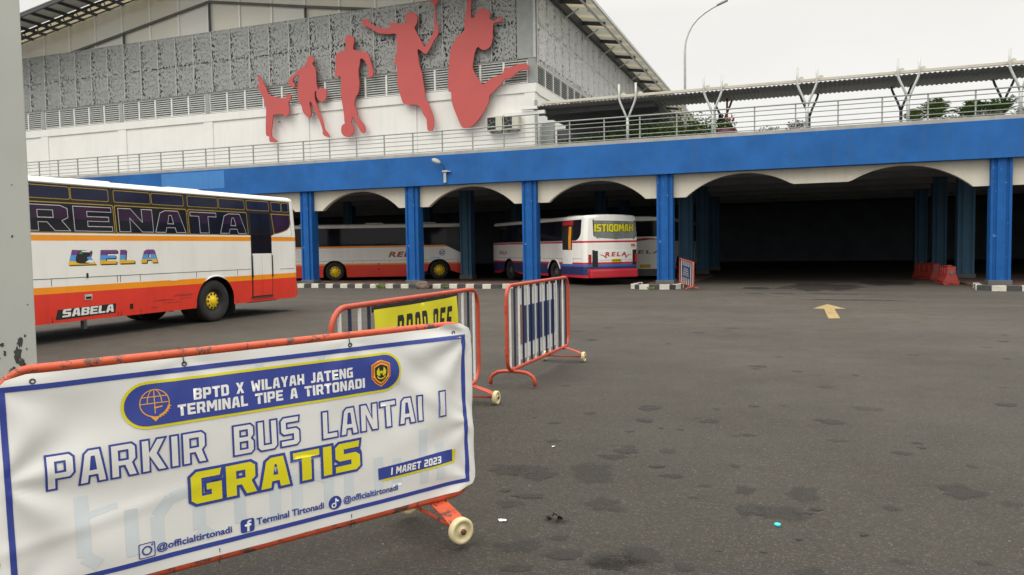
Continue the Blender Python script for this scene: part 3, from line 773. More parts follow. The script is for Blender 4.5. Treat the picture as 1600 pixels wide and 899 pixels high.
# paved islands under the arcade
def island(poly, name='pavement'):
    m = MB()
    m.prism(poly, lambda x, y: (x, y, 0.0), lambda x, y: (x, y, 0.06))
    o = tag(m.build(name, M['brick']), kind='structure')
    return o
def kerb(parent, line, start=0, step=0.36):
    m = MB(); acc = 0.0; k = start
    for (x0, y0), (x1, y1) in zip(line, line[1:]):
        L = math.hypot(x1 - x0, y1 - y0); n = max(1, round(L / step))
        ux, uy = (x1 - x0) / L, (y1 - y0) / L
        for i in range(n):
            a, b = L * i / n + 0.006, L * (i + 1) / n - 0.006
            j = 0.006 * rnd.uniform(-1, 1)
            mt = Matrix.Translation((x0, y0, 0)) @ Matrix.Rotation(math.atan2(uy, ux), 4, 'Z')
            m.box(a, b, -0.03 + j, 0.15, -0.02, 0.172 + j, k % 2, 0.012, mt)
            k += 1
    m.build('kerb', [M['kerb_black'], M['kerb_white']], parent)
isA = [(-60, 27.35), (-11.2, 27.35), (-10.4, 27.6), (-10.06, 28.3), (-10.06, 30.55), (-10.9, 30.65), (-11.6, 32.5), (-60, 32.5)]
A_ = island(isA)
kerb(A_, [(-45.72, 27.3), (-11.2, 27.3), (-10.38, 27.56), (-10.01, 28.3), (-10.01, 30.5)])
isB = [(-5.75, 27.7), (-5.4, 27.3), (-4.35, 27.3), (-4.05, 27.7), (-4.05, 39), (-5.75, 39)]
B_ = island(isB)
kerb(B_, [(-5.8, 29.2), (-5.8, 27.7), (-5.42, 27.26), (-4.33, 27.26), (-4.0, 27.7), (-4.0, 28.6)], 1)
isC = [(5.5, 39), (5.5, 29.5), (5.3, 27.7), (5.6, 27.3), (22, 27.3), (22, 39)]
C_ = island(isC)
kerb(C_, [(5.40, 29.0), (5.25, 27.7), (5.55, 27.26), (22, 27.26)], 1, 0.40)

# ================================================================== TERMINAL
term = thing('terminal_building', 'long low terminal hall with blue beam, blue columns and cream arches', 'building', (0, 30, 0))
T = lambda y: y - 30.0
m = MB(); m.box(-62, 24, T(29.6), T(30.42), 4.30, 5.57, 0, 0.015)
m.build('fascia_beam', M['blue'], term)
m = MB(); m.box(-29.8, -25.9, T(29.594), T(29.6) + 0.02, 4.66, 5.50)
m.build('repainted_patch', M['light_blue'], term)
m = MB(); m.box(-62, 24, T(29.64), T(29.92), 5.57, 5.71, 0, 0.01); m.build('parapet_kerb', M['concrete'], term)
m = MB(); m.box(-62, 24, T(30.42), T(75), 4.95, 5.45); m.build('roof_slab', M['ceiling'], term)
m = MB(); m.box(-62, 24, T(30.45), T(74.9), 5.455, 5.475); m.build('deck', M['mid_dark'], term)  # unseen dark sheet added to cut light bounced onto the canopy
COLX = [-43.4, -37.9, -32.4, -26.9, -21.4, -15.9, -10.45, -4.9, 6.3, 11.8, 17.3]
def col_mesh(z1):
    m = MB()
    m.box(-0.31, 0.31, -0.22, 0.24, 0.16, z1, 0, 0.012)
    m.box(-0.13, 0.13, -0.285, -0.20, 0.16, z1, 0, 0.012)
    m.box(-0.31, -0.225, -0.262, -0.20, 0.16, z1, 0, 0.01)
    m.box(0.225, 0.31, -0.262, -0.20, 0.16, z1, 0, 0.01)
    m.box(-0.35, 0.35, -0.31, 0.28, 0.0, 0.22, 1, 0.01)
    return m
c0 = col_mesh(4.31).build('column', [M['blue_col'], M['mid_dark']], term, (COLX[0], 0, 0))
for x in COLX[1:]:
    c = c0.copy(); col.objects.link(c); c.parent = term; c.location = (x, 0, 0)
ci = col_mesh(4.94).build('column', [M['blue_inner'], M['mid_dark']], term, (-15.9, T(35.7), 0))
for x, y in [(-32.4, 35.7), (-26.9, 37.5), (-4.9, 35.7), (6.3, 35.7), (11.8, 35.7), (-32.4, 42), (-26.9, 42), (-21.4, 42), (-15.9, 43), (-10.45, 42), (-4.9, 42), (6.3, 42), (11.8, 42), (-4.9, 48), (6.3, 48), (-10.45, 48)]:
    c = ci.copy(); col.objects.link(c); c.parent = term; c.location = (x, T(y), 0)
def arch_arc(cx, half, z0, z1, n=28):
    h = z1 - z0; Rr = (half * half + h * h) / (2 * h); cz = z1 - Rr
    a = math.asin(half / Rr)
    return [(cx + Rr * math.sin(t), cz + Rr * math.cos(t)) for t in [-a + 2 * a * k / n for k in range(n + 1)]]
def arch_panel(loop):
    m = MB()
    m.prism(loop, lambda x, z: (x, T(29.98), z), lambda x, z: (x, T(30.22), z))
    m.build('arch_panel', M['cream'], term)
for a, b in zip(COLX, COLX[1:]):
    x0, x1 = a + 0.312, b - 0.312
    if b - a < 7:
        cx = (a + b) / 2
        arc = arch_arc(cx, 2.0, 3.41, 4.22)
        loop = [(x0, 4.299), (x0, 3.41)] + arc + [(x1, 3.41), (x1, 4.299)]
    else:
        a1 = [p for p in arch_arc(-1.97, 2.15, 3.41, 4.235) if not (p[0] > -1.97 and p[1] < 3.75)]
        a2 = [p for p in arch_arc(3.37, 2.15, 3.41, 4.235) if not (p[0] < 3.37 and p[1] < 3.75)]
        loop = [(x0, 4.299), (x0, 3.41)] + a1 + [(-0.22, 3.75), (1.62, 3.75)] + a2 + [(x1, 3.41), (x1, 4.299)]
    arch_panel(loop)
for y in (33.4, 37.6, 41.8, 46.0, 50.2, 54.4):
    m = MB(); m.box(-58, 22, T(y), T(y + 0.35), 4.36, 4.95); m.build('ceiling_beam', M['ceiling'], term)
m = MB(); m.box(-62, 24, T(70), T(70.4), 0, 4.95); m.box(-62, -61.6, T(44), T(70), 0, 4.95); m.box(23.6, 24, T(44), T(70), 0, 4.95)  # side walls stop short, unseen gaps left to let daylight in
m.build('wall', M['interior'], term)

# ================================================================== HALL BEHIND
hall = thing('sports_hall', 'big grey sports hall with perforated screens, white lower wall and overhanging gable roof', 'building', (-31.3, 35, 5.45))
HX, HY, HZ = -31.3, 35.0, 5.45
def hb(m, x0, x1, y0, y1, z0, z1, mi=0, bev=0.0):
    m.box(x0 - HX, x1 - HX, y0 - HY, y1 - HY, z0 - HZ, z1 - HZ, mi, bev)
XL, XR, YB = -50.8, -11.9, 95.0
rz = lambda x: 17.5 - 0.16 * abs(x + 31.3)
BIG = [-51.1 + 6.5 * i for i in range(7)]
m = MB()
hb(m, XL, XR, 35.0, 35.4, 5.45, 9.0)
hb(m, XL - 0.02, XR + 0.06, 34.93, 35.4, 9.0, 9.44, 0, 0.02)
for x in BIG[1:]:
    hb(m, x - 0.32, min(x + 0.32, XR), 34.95, 35.0, 5.45, 9.0)
hb(m, XR - 0.4, XR, 35.4, YB, 5.45, 8.95)
hb(m, XR - 0.4, XR + 0.06, 35.4, YB, 8.95, 9.38)
m.build('lower_wall', M['white_wall'], hall)
m = MB()
hb(m, XL + 0.3, XR - 0.45, 35.45, YB, 5.45, 10.6, 1)
hb(m, XL + 0.3, XR - 0.55, 35.5, YB, 10.6, 13.95, 0)
m.build('inner_wall', [M['mid_dark'], M['mid_dark']], hall)
# louvre bays of 1.3 m between the grey posts
def louvre(x0, x1, front=True, z0=9.47, z1=10.58):
    m = MB(); n = 8
    if front: B = lambda a, b, d0, d1, u, v, mi: hb(m, a, b, 35.0 - d1, 35.0 - d0, u, v, mi)
    else: B = lambda a, b, d0, d1, u, v, mi: hb(m, XR + d0, XR + d1, a, b, u, v, mi)
    B(x0, x0 + 0.05, -0.08, 0.03, z0, z1, 0); B(x1 - 0.05, x1, -0.08, 0.03, z0, z1, 0)
    B(x0 + 0.05, x1 - 0.05, -0.08, 0.03, z1 - 0.05, z1, 0); B(x0 + 0.05, x1 - 0.05, -0.08, 0.03, z0, z0 + 0.05, 0)
    for k in range(n):
        z = z0 + 0.09 + (z1 - z0 - 0.14) * k / n
        if front:
            p = [(x0 + 0.05, 35.05, z + 0.082), (x1 - 0.05, 35.05, z + 0.082), (x1 - 0.05, 34.99, z), (x0 + 0.05, 34.99, z)]
        else:
            p = [(XR - 0.05, x0 + 0.05, z + 0.075), (XR - 0.05, x1 - 0.05, z + 0.075), (XR + 0.01, x1 - 0.05, z), (XR + 0.01, x0 + 0.05, z)]
        q = [(a - HX, b - HY, c - HZ) for a, b, c in p]
        m.face(q, 1); m.face([(a, b, c - 0.012) for a, b, c in q], 1)
    m.build('louvre', [M['white_metal'], M['pale_grey_metal']], hall, fix=False)
for a in BIG:
    n = 5
    x0, x1 = max(a + 0.15, XL), min(a + 6.5 - 0.15, XR)
    if x1 - x0 < 1: continue
    for k in range(n):
        louvre(x0 + (x1 - x0) * k / n, x0 + (x1 - x0) * (k + 1) / n)
for k in range(24):
    louvre(35.25 + 1.31 * k, 35.25 + 1.31 * (k + 1), False, 9.42, 10.42)
for x in BIG[1:]:
    m = MB(); hb(m, x - 0.14, min(x + 0.14, XR - 0.3), 34.94, 35.3, 9.445, 10.61); m.build('post', M['grey_metal'], hall)
# corner casing
m = MB(); hb(m, XR - 0.3, XR + 0.03, 34.92, 35.22, 9.45, 10.62); hb(m, XR - 0.86, XR + 0.03, 34.90, 35.12, 10.62, 14.35)
m.build('corner_panel', M['grey_metal'], hall)
m = MB(); hb(m, XR - 0.02, XR + 0.08, 34.86, 34.98, 10.62, 14.3); m.build('corner_trim', M['pale_grey_metal'], hall)
# perforated screens
def screen(u0, u1, z0, z1, front=True):
    m = MB(); e = 0.015
    if front: hb(m, u0 + e, u1 - e, 34.90, 34.93, z0, z1)
    else: hb(m, XR + 0.06, XR + 0.09, u0 + e, u1 - e, z0, z1)
    o = m.build('screen_panel', M['screen'] if front else M['screen_lit'], hall)
    set_uv(o, (lambda c: (c.x + HX - XL, c.z + HZ - 10.6)) if front else (lambda c: (c.y + HY - 35.2 + 60 * 1.31, c.z + HZ - 10.6)))
    m = MB()
    if front:
        hb(m, u0 - 0.02, u0 + 0.02, 34.885, 34.96, z0, z1)
    else:
        hb(m, XR + 0.04, XR + 0.105, u0 - 0.02, u0 + 0.02, z0, z1)
    m.build('frame', M['white_metal'] if not front else M['pale_grey_metal'], o)
nF = 29
for k in range(nF):
    screen(XL + (XR - 0.86 - XL) * k / nF, XL + (XR - 0.86 - XL) * (k + 1) / nF, 10.63, 13.98)
for k in range(26):
    screen(35.2 + 1.31 * k, 35.2 + 1.31 * (k + 1), 10.48, 14.1, False)
m = MB()
for z in (13.98, 12.25, 10.615):
    hb(m, XL, XR - 0.86, 34.93, 34.99, z - 0.03, z + 0.03)
m.build('screen_rail', M['grey_metal'], hall)
m = MB()
for z in (14.12, 12.3, 10.45):
    hb(m, XR - 0.02, XR + 0.055, 35.2, 69, z - 0.03, z + 0.03)
m.build('screen_rail', M['white_metal'], hall)
m = MB(); hb(m, XR - 0.35, XR, 69.3, YB, 9.38, 14.1); m.build('rear_wall_panel', M['cladding_grey'], hall)
# gable cladding with white ribs
ribs = [XL + 0.1] + [-48.9 + 2.17 * k for k in range(18)]
m = MB()
edges = sorted(ribs + [XL, -31.3, XR])
for i, (a, b) in enumerate(zip(edges, edges[1:])):
    if b - a < 0.02: continue
    mi = 0 if (int((a + 60) / 2.17) % 3) else 1
    m.face([(a - HX, 0.28, 13.9 - HZ), (b - HX, 0.28, 13.9 - HZ), (b - HX, 0.28, rz(b) - HZ), (a - HX, 0.28, rz(a) - HZ)], mi)
m.build('gable_wall', [M['cladding'], M['cladding_grey']], hall, fix=False)
for x in ribs:
    m = MB(); hb(m, x - 0.055, x + 0.055, 35.2, 35.28, 11.2, rz(x) - 0.02); m.build('gable_rib', M['white_wall'], hall)
def bar(m, p, q, w, h, mi=0):
    p, q = Vector(p), Vector(q); d = q - p; L = d.length; x = d.normalized()
    u = Vector((0, 0, 1)) if abs(x.z) < 0.95 else Vector((0, 1, 0))
    y = u.cross(x).normalized(); z = x.cross(y)
    mt = Matrix((x, y, z)).transposed().to_4x4(); mt.translation = p
    m.box(0, L, -w / 2, w / 2, -h / 2, h / 2, mi, 0, mt)
m = MB()
F = lambda x, z, y=35.15: (x - HX, y - HY, z - HZ)
for a, b in (((-42.1, 14.03), (-37.9, 14.70)), ((-37.85, 14.72), (-31.4, 15.76)), ((-31.4, 15.76), (-25.0, 14.7)), ((-24.9, 14.68), (-20.7, 14.02)), ((-37.87, 13.9), (-37.87, 14.75)), ((-31.4, 13.9), (-31.4, 15.8)), ((-24.95, 13.9), (-24.95, 14.75))):
    bar(m, F(*a), F(*b), 0.07, 0.13)
m.build('dark_trim', M['mid_dark'], hall)
# roof with overhanging verge and eaves
m = MB()
for s in (-1, 1):
    xe = 19.5 if s > 0 else 21.45
    p = [(0, 17.5), (s * xe, 17.5 - 0.16 * xe)]
    loop = [(p[0][0], p[0][1] + 0.06), (p[1][0], p[1][1] + 0.06), (p[1][0], p[1][1] + 0.20), (p[0][0], p[0][1] + 0.20)]
    m.prism(loop, lambda x, z: (x, 35.2 - HY, z - HZ), lambda x, z: (x, YB + 2 - HY, z - HZ))
m.build('roof', M['roof'], hall)
m = MB()
for s in (-1, 1):
    xe = 21.45
    loop = [(0, 17.56), (s * xe, 17.56 - 0.16 * xe), (s * xe, 17.64 - 0.16 * xe), (0, 17.64)]
    m.prism(loop, lambda x, z: (x, 32.4 - HY, z - HZ), lambda x, z: (x, 34.05 - HY, z - HZ))
m.build('verge_roof', M['soffit'], hall)
# verge: dark purlins, cream sheets and a slim truss
m = MB()
for k in range(-19, 20):
    x = HX + 1.09 * k
    bar(m, (x - HX, 32.45 - HY, rz(x) - HZ - 0.02), (x - HX, 35.2 - HY, rz(x) - HZ - 0.02), 0.12, 0.16)
for s in (-1, 1):
    for y in (32.45, 34.0):
        for dz in ((-0.02, 0.22),) if y < 33 else ((-0.45, 0.10), (-0.12, 0.10)):
            bar(m, (0, y - HY, 17.5 + dz[0] - HZ), (s * 21.4, y - HY, 17.5 - 0.16 * 21.4 + dz[0] - HZ), 0.10, dz[1])
    for k in range(1, 39):
        x = s * 0.55 * k
        z = 17.5 - 0.16 * abs(x) - HZ
        bar(m, (x, 34.0 - HY, z - 0.45), (x + (0.2 if k % 2 else -0.2), 34.0 - HY, z - 0.1), 0.05, 0.05)
m.build('verge_truss', M['dark_metal'], hall)
m = MB()
for k in range(-19, 19):
    x0 = HX + 1.09 * k + 0.1; x1 = x0 + 0.9
    m.face([(x0 - HX, 34.1 - HY, rz(x0) - HZ + 0.04), (x1 - HX, 34.1 - HY, rz(x1) - HZ + 0.04), (x1 - HX, 35.2 - HY, rz(x1) - HZ + 0.04), (x0 - HX, 35.2 - HY, rz(x0) - HZ + 0.04)])
m.build('verge_sheet', M['cream_sheet'], hall, fix=False)
# side eave: alternating cream and grey sheets, dark beams, rails and struts
ms, mc, md, mg = MB(), MB(), MB(), MB()
E = lambda d, y, dz=0.0: (XR + d - HX, y - HY, rz(XR + d) + dz - HZ)
y = 33.0; k = 0
while y < 94:
    for (a, b, mm) in ((0, 0.62, mc), (0.62, 2.1, ms)):
        if mm is mc: mm = MB()
        mm.face([E(0.05, y + a, 0.03), E(2.0, y + a, 0.03), E(2.0, y + b, 0.03), E(0.05, y + b, 0.03)])
        if mm is not ms: mm.build('eave_panel', M['cream_sheet'], hall, fix=False)
    if k % 2 == 0:
        bar(md, E(-0.1, y + 1.3, -0.10), E(1.6, y + 1.3, -0.10), 0.12, 0.20)
    else:
        bar(mg, E(0.05, y + 0.3, -0.75), E(0.85, y + 0.6, -0.06), 0.07, 0.07)
        bar(mg, E(0.12, y - 0.2, -1.0), E(0.12, y - 0.2, -0.1), 0.07, 0.07)
    y += 2.1; k += 1
bar(md, E(0.15, 33.0, -0.22), E(0.15, 94, -0.22), 0.30, 0.42)
bar(mg, E(1.55, 33.0, -0.2), E(1.55, 94, -0.2), 0.09, 0.09)
bar(mg, E(1.98, 32.5, 0.02), E(1.98, 94, 0.02), 0.10, 0.16)
for yy in [39 + 8.4 * i for i in range(6)]:
    bar(mg, E(1.55, yy, -0.2), E(1.2, yy + 1.6, -0.02), 0.05, 0.05)
ms.build('eave_sheet', M['soffit'], hall, fix=False)
md.build('eave_beam', M['dark_metal'], hall); mg.build('eave_rail', M['pale_grey_metal'], hall)
# under the canopy: dark back wall added in place of the recess's shade
m = MB(); hb(m, -11.2, -5.6, 36.2, 36.4, 5.45, 7.35); m.build('recess_shade_wall', M['mid_dark'], hall)
m = MB(); hb(m, XR + 0.07, -11.2, 35.7, 35.9, 5.45, 7.6); m.build('porch_side', M['grey_metal'], hall)
m = MB(); hb(m, XR + 0.02, XR + 0.12, 34.8, 34.98, 5.45, 8.6, 0, 0.01); m.build('downpipe', M['grey_metal'], hall)

# five sport silhouettes fixed to the hall wall
SL = {
 'karate': ('flat coral-red cut-out of a martial artist kicking high, smallest of the five figures', []),
 'basket': ('flat coral-red cut-out of a basketball player dribbling, second smallest figure on the wall', ['ball_b']),
 'football': ('flat coral-red cut-out of a running footballer with a ball at the feet, middle figure', ['ball_f']),
 'badminton': ('flat coral-red cut-out of a badminton player raising a racket on the hall wall', ['racket']),
 'volley': ('flat coral-red cut-out of a leaping athlete with bent-back leg, largest figure, nearest the hall corner', []),
}
for key, (lab, extra) in SL.items():
    loop = SIL[key]
    cx = sum(p[0] for p in loop) / len(loop); zb = min(p[1] for p in loop)
    t = thing('wall_figure', lab, 'wall sculpture', (cx, 34.66, zb), 0, 'sport figures on the hall wall')
    lp = smooth_loop([(p[0] - cx, p[1] - zb) for p in loop], 3)
    m = MB(); m.prism(lp, lambda x, z: (x, -0.05, z), lambda x, z: (x, 0.02, z)); m.build('body', M['red_sil'], t)
    for e in extra:
        q = smooth_loop([(p[0] - cx, p[1] - zb) for p in SIL[e]], 3) if e != 'racket' else [(p[0] - cx, p[1] - zb) for p in SIL[e]]
        m = MB(); m.prism(q, lambda x, z: (x, -0.056, z), lambda x, z: (x, 0.015, z)); m.build('racket' if e == 'racket' else 'ball', M['red_sil'], t)
    m = MB()
    zs = [p[1] for p in lp]; h = max(zs)
    for f in (0.3, 0.6):
        z = h * f
        xs = [p[0] for p in lp if abs(p[1] - z) < h * 0.08]
        if xs:
            xm = (min(xs) + max(xs)) / 2
            m.box(xm - 0.04, xm + 0.04, 0.021, 0.24, z - 0.04, z + 0.04)
    m.build('bracket', M['grey_metal'], t)

# air-conditioner condensers on the hall wall
def condenser(x0, x1, z0, z1, lab):
    t = thing('air_conditioner', lab, 'air conditioner', ((x0 + x1) / 2, 34.98, z0), 0, 'condensers on the hall wall')
    w = (x1 - x0) / 2; h = z1 - z0
    m = MB(); m.box(-w, w, -0.42, -0.05, 0, h, 0, 0.02); m.build('casing', M['ac'], t)
    m = MB(); m.box(-w + 0.04, w * 0.15, -0.432, -0.40, 0.05, h - 0.05, 0); m.build('fan_opening', M['black'], t)
    m = MB(); cx = (-w + 0.04 + w * 0.15) / 2
    m.lathe([(-0.445, 0.04), (-0.435, 0.07), (-0.42, 0.07)], 'y', 12, 0, (cx, 0, h / 2))
    for a in range(4):
        A = a * math.pi / 2 + 0.4
        m.polys([[(0.05 * math.cos(A), 0.05 * math.sin(A)), (0.21 * math.cos(A - 0.3), 0.21 * math.sin(A - 0.3)), (0.21 * math.cos(A + 0.4), 0.21 * math.sin(A + 0.4))]], lambda x, z: (cx + x, -0.438, h / 2 + z))
    m.build('fan', M['mid_dark'], t, fix=False)
    m = MB(); m.box(-w + 0.1, -w + 0.16, -0.4, 0.01, -0.07, -0.005); m.box(w - 0.16, w - 0.1, -0.4, 0.01, -0.07, -0.005); m.build('bracket', M['grey_metal'], t)
condenser(-14.26, -13.46, 7.25, 7.93, 'aged beige condenser with open fan side, left one of the pair on the white wall')
condenser(-13.40, -12.62, 7.27, 7.98, 'aged beige condenser with wide side panel, nearer the hall corner of the pair')

# ================================================================== TERRACE RAILING
rail = thing('terrace_railing', 'pale grey metal railing with six horizontal rails along the top of the blue beam', 'railing', (0, 29.8, 5.71))
for i, z in enumerate((6.62, 6.46, 6.29, 6.10, 5.91, 5.77)):
    m = MB(); rr = 0.028 if i == 0 else 0.017
    m.tube([(-60, 0, z - 5.71), (22, 0, z - 5.71)], rr, 8); m.build('rail', M['rail_grey'], rail)
m = MB(); m.box(-0.025, 0.025, -0.02, 0.02, 0, 0.91); p0 = m.build('post', M['rail_grey'], rail, (-59.85, 0.02, 0))
x = -59.85 + 1.421
while x < 21:
    c = p0.copy(); col.objects.link(c); c.parent = rail; c.location = (x, 0.02, 0); x += 1.421

# ================================================================== WALKWAY CANOPY
can = thing('walkway_canopy', 'corrugated grey walkway canopy on forked steel posts above the terrace', 'canopy', (0, 30.4, 5.45))
CY, CZ = 30.4, 5.45
def corr(x0, x1, y0, y1, z):
    m = MB(); n = int((x1 - x0) / 0.025); prev = None
    for i in range(n + 1):
        x = x0 + (x1 - x0) * i / n; zz = z + 0.02 * math.sin(2 * math.pi * x / 0.16)
        a = [m.bm.verts.new((x, y - CY, zz - CZ + (0.02 if k else 0))) for k in (0, 1) for y in (y0, y1)]
        if prev:
            for (p, q) in ((0, 1), (3, 2), (2, 0), (1, 3)):
                f = m.bm.faces.new((prev[p], prev[q], a[q], a[p])); f.smooth = True
        prev = a
    return m
corr(-5.4, 14, 30.25, 32.6, 7.40).build('roof_sheet', M['canopy'], can)
corr(-10.6, -5.4, 30.25, 36.1, 7.40).build('roof_sheet', M['canopy'], can)
m = MB(); m.box(-10.0, 14, 30.19 - CY, 30.29 - CY, 7.455 - CZ, 7.56 - CZ, 0, 0.01); m.build('gutter', M['beige'], can)
for y in (31.0, 32.2, 35):
    m = MB(); m.box(-10.4, -5.5, y - CY, y + 0.12 - CY, 7.15 - CZ, 7.34 - CZ); m.build('roof_beam', M['mid_dark'], can)
m = MB(); m.box(-11.7, -9.9, 30.3 - CY, 30.5 - CY, 7.1 - CZ, 7.25 - CZ, 0, 0.01); m.box(-10.9, -10.2, 30.2 - CY, 30.4 - CY, 7.3 - CZ, 7.42 - CZ, 0, 0.01); m.build('end_bracket', M['white_metal'], can)
def fork(m, x, y, ztop):
    q = lambda a, z: (x + a, y - CY, z - CZ)
    m.tube([q(0, 5.45), q(0, 6.66)], 0.058, 10)
    for s in (-1, 1):
        m.tube([q(0.02 * s, 6.55), q(0.10 * s, 6.80), q(0.28 * s, 7.22), q(0.325 * s, 7.36), q(0.335 * s, 7.50), q(0.335 * s, ztop)], 0.043, 8)
for x in (-6.4, -3.12, 0.22, 3.52, 6.88, 10.2):
    m = MB(); fork(m, x, 30.12, 7.97)
    o = m.build('post', M['pale_grey_metal'], can)
    m = MB()
    for s in (-1, 1):
        m.lathe([(-0.06, 0.09), (0.06, 0.09)], 'y', 14, 0, (x + 0.335 * s + 0.14, 30.30 - CY, 7.57 - CZ))
    m.build('clamp', M['beige'], o)
for x in (-6.1, -2.95, 0.32, 3.55, 6.88, 10.2):
    m = MB(); fork(m, x, 33.0 - 0.55, 7.42); m.build('post', M['teal_metal'], can)

# ================================================================== LAMPS
lamp = thing('street_lamp', 'tall grey curved-arm street lamp rising behind the canopy', 'street lamp', (-6.21, 45, 5.45))
m = MB()
pts = [(0, 0, 0), (0, 0, 7.3)] + [(2.0 - 2.0 * math.cos(a), 0, 7.3 + 2.05 * math.sin(a)) for a in [math.pi / 2 * k / 10 for k in range(1, 10)]] + [(2.1, 0, 9.52)]
pts = [(0, 0, 0), (0, 0, 7.2), (0.05, 0, 7.7), (0.19, 0, 8.15), (0.42, 0, 8.58), (0.72, 0, 8.92), (1.10, 0, 9.2), (1.50, 0, 9.42), (1.85, 0, 9.57)]
m.tube(pts, [0.085, 0.065] + [0.05] * 7, 10); m.build('pole', M['pale_grey_metal'], lamp)
m = MB(); mt = Matrix.Translation((2.08, 0, 9.655)) @ Matrix.Rotation(R(-20), 4, 'Y'); m.box(-0.32, 0.32, -0.12, 0.12, -0.04, 0.05, 0, 0.03, mt); m.build('lamp_head', M['grey_metal'], lamp)

fl = thing('flood_lamp', 'small oval floodlight on a bent arm fixed to the blue beam', 'lamp', (-14.15, 29.59, 4.38))
m = MB(); m.box(-0.055, 0.055, -0.09, -0.005, 0.0, 0.44, 0, 0.01); m.build('bracket', M['pale_grey_metal'], fl)
m = MB(); m.box(-0.10, 0.14, -0.14, -0.005, 0.44, 0.52, 0, 0.015); m.box(0.14, 0.28, -0.10, -0.005, 0.45, 0.48, 0, 0.01); m.build('junction_box', M['pale_grey_metal'], fl)
m = MB(); m.tube([(0, -0.08, 0.5), (-0.01, -0.12, 0.66), (-0.07, -0.2, 0.78), (-0.16, -0.26, 0.83)], 0.022, 8); m.build('arm', M['dark_metal'], fl)
m = MB(); mt = Matrix.Translation((-0.27, -0.32, 0.90)) @ Matrix.Rotation(R(28), 4, 'Y') @ Matrix.Rotation(R(35), 4, 'X')
b2 = bmesh.new(); bmesh.ops.create_uvsphere(b2, u_segments=20, v_segments=10, radius=1)
for v in b2.verts: v.co = Vector((v.co.x * 0.22, v.co.y * 0.13, max(v.co.z, -0.25) * 0.09))
m.merge(b2, 0, mt, True); m.build('lamp_head', M['grey_metal'], fl)
m = MB(); m.polys([circle(0, 0, 0.19, 20, 0.105)], lambda x, y: tuple(mt @ Vector((x, y, -0.026)))); m.build('lens', M['dark_metal'], fl, fix=False)

# ================================================================== TERRACE PLANTS
h = thing('hedge', 'dense green hedge growing on the terrace beside the hall, behind the railing', 'hedge', (-6.4, 32.2, 5.45))
m = MB(); r = random.Random(11)
for i in range(60):
    x = -3.2 + 6.3 * i / 59
    hgt = (0.72 + 0.45 * min(1, max(0, (x + 2.2) / 2.5))) * r.uniform(0.85, 1.2)
    leaves(m, (x, r.uniform(-0.4, 0.4), hgt * 0.62), (0.28, 0.35, hgt * 0.55), 95, 0.13, 3, i)
m.build('foliage', [M['leaf'], M['leaf_dark'], M['leaf_pale']], h, fix=False)
m = MB()
for i in range(26):
    x = -3.0 + 6 * i / 25
    m.tube([(x, 0, 0), (x + r.uniform(-0.1, 0.1), 0, 0.6)], 0.012, 5)
m.build('stem', M['stem'], h)

def palm(x, y, n, L, lab, seed, pale=False):
    t = thing('potted_palm', lab, 'plant', (x, y, 5.45), 0, 'palms along the terrace edge')
    r = random.Random(seed); m = MB()
    for i in range(n):
        a = r.uniform(0, 2 * math.pi); l = L * r.uniform(0.7, 1.1); el = r.uniform(0.75, 1.45)
        pts = []
        for k in range(8):
            s = k / 7
            pts.append(Vector((math.cos(a) * l * s * math.cos(el), math.sin(a) * l * s * math.cos(el), 0.45 + l * (s * math.sin(el) - 0.30 * s * s))))
        for k in range(1, 8):
            d = (pts[k] - pts[k - 1]).normalized(); side = d.cross(Vector((0, 0, 1))).normalized()
            for sg in (-1, 1):
                ll = 0.30 * (1 - abs(k / 7 - 0.5)) * r.uniform(0.8, 1.2)
                q = pts[k]; tip = q + (side * sg + d * 0.7 - Vector((0, 0, 0.25))) * ll
                m.face([q, q + d * 0.09 + side * sg * 0.02, tip], r.randrange(2))
    m.build('foliage', [M['leaf_pale' if pale else 'leaf'], M['leaf']], t, fix=False)
    m = MB(); m.tube([(0, 0, 0.0), (0, 0, 0.3), (0, 0, 0.5)], [0.07, 0.05, 0.04], 8); m.build('trunk', M['stem'], t)
palm(4.55, 31.6, 34, 1.05, 'bushy green palm right of the fourth forked post, two pale fronds standing high', 1, True)
palm(5.75, 31.7, 32, 0.9, 'low green palm with feathery crown, in the middle of the terrace row', 2)
palm(6.55, 31.6, 38, 1.0, 'dark dense palm beside the rightmost visible forked post', 3)
palm(3.95, 31.5, 14, 0.65, 'smallest thin palm, directly right of the fourth forked post', 4, True)
def shrub(x, y, rad, n, mats, lab, seed, size=0.1, name='shrub'):
    t = thing(name, lab, 'shrub', (x, y, 5.45), 0, 'dry shrubs along the terrace edge')
    m = MB(); leaves(m, (0, 0, rad[2] * 1.0 + 0.22), rad, n, size, len(mats), seed); m.build('foliage', [M[k] for k in mats], t, fix=False)
    m = MB(); r = random.Random(seed)
    for i in range(9):
        a = r.uniform(0, 6.28)
        m.tube([(0, 0, 0), (rad[0] * 0.6 * math.cos(a), rad[1] * 0.6 * math.sin(a), 0.3 + rad[2] * r.uniform(0.6, 1.6))], 0.008, 5)
    m.build('stem', M['stem'], t)
shrub(-0.15, 31.0, (0.42, 0.3, 0.26), 300, ('leaf_purple', 'leaf_grey'), 'purple-grey leafy shrub beside the third forked post', 21)
shrub(-1.15, 31.0, (0.55, 0.3, 0.18), 150, ('leaf_purple', 'leaf_grey'), 'sparse low purple-grey shrub between the maroon pot and the third forked post', 22)
shrub(5.05, 31.0, (0.6, 0.3, 0.16), 260, ('leaf_grey', 'leaf_dark'), 'low silvery dry shrub in front of the two big palms', 23)
shrub(6.1, 31.0, (0.5, 0.3, 0.2), 260, ('leaf_grey', 'leaf_grey', 'leaf'), 'silvery dry shrub between the middle palm and the dark dense palm', 24)
shrub(7.2, 31.0, (0.45, 0.3, 0.24), 200, ('leaf_grey', 'leaf_pale'), 'thin pale dry shrub right of the rightmost visible forked post', 25)

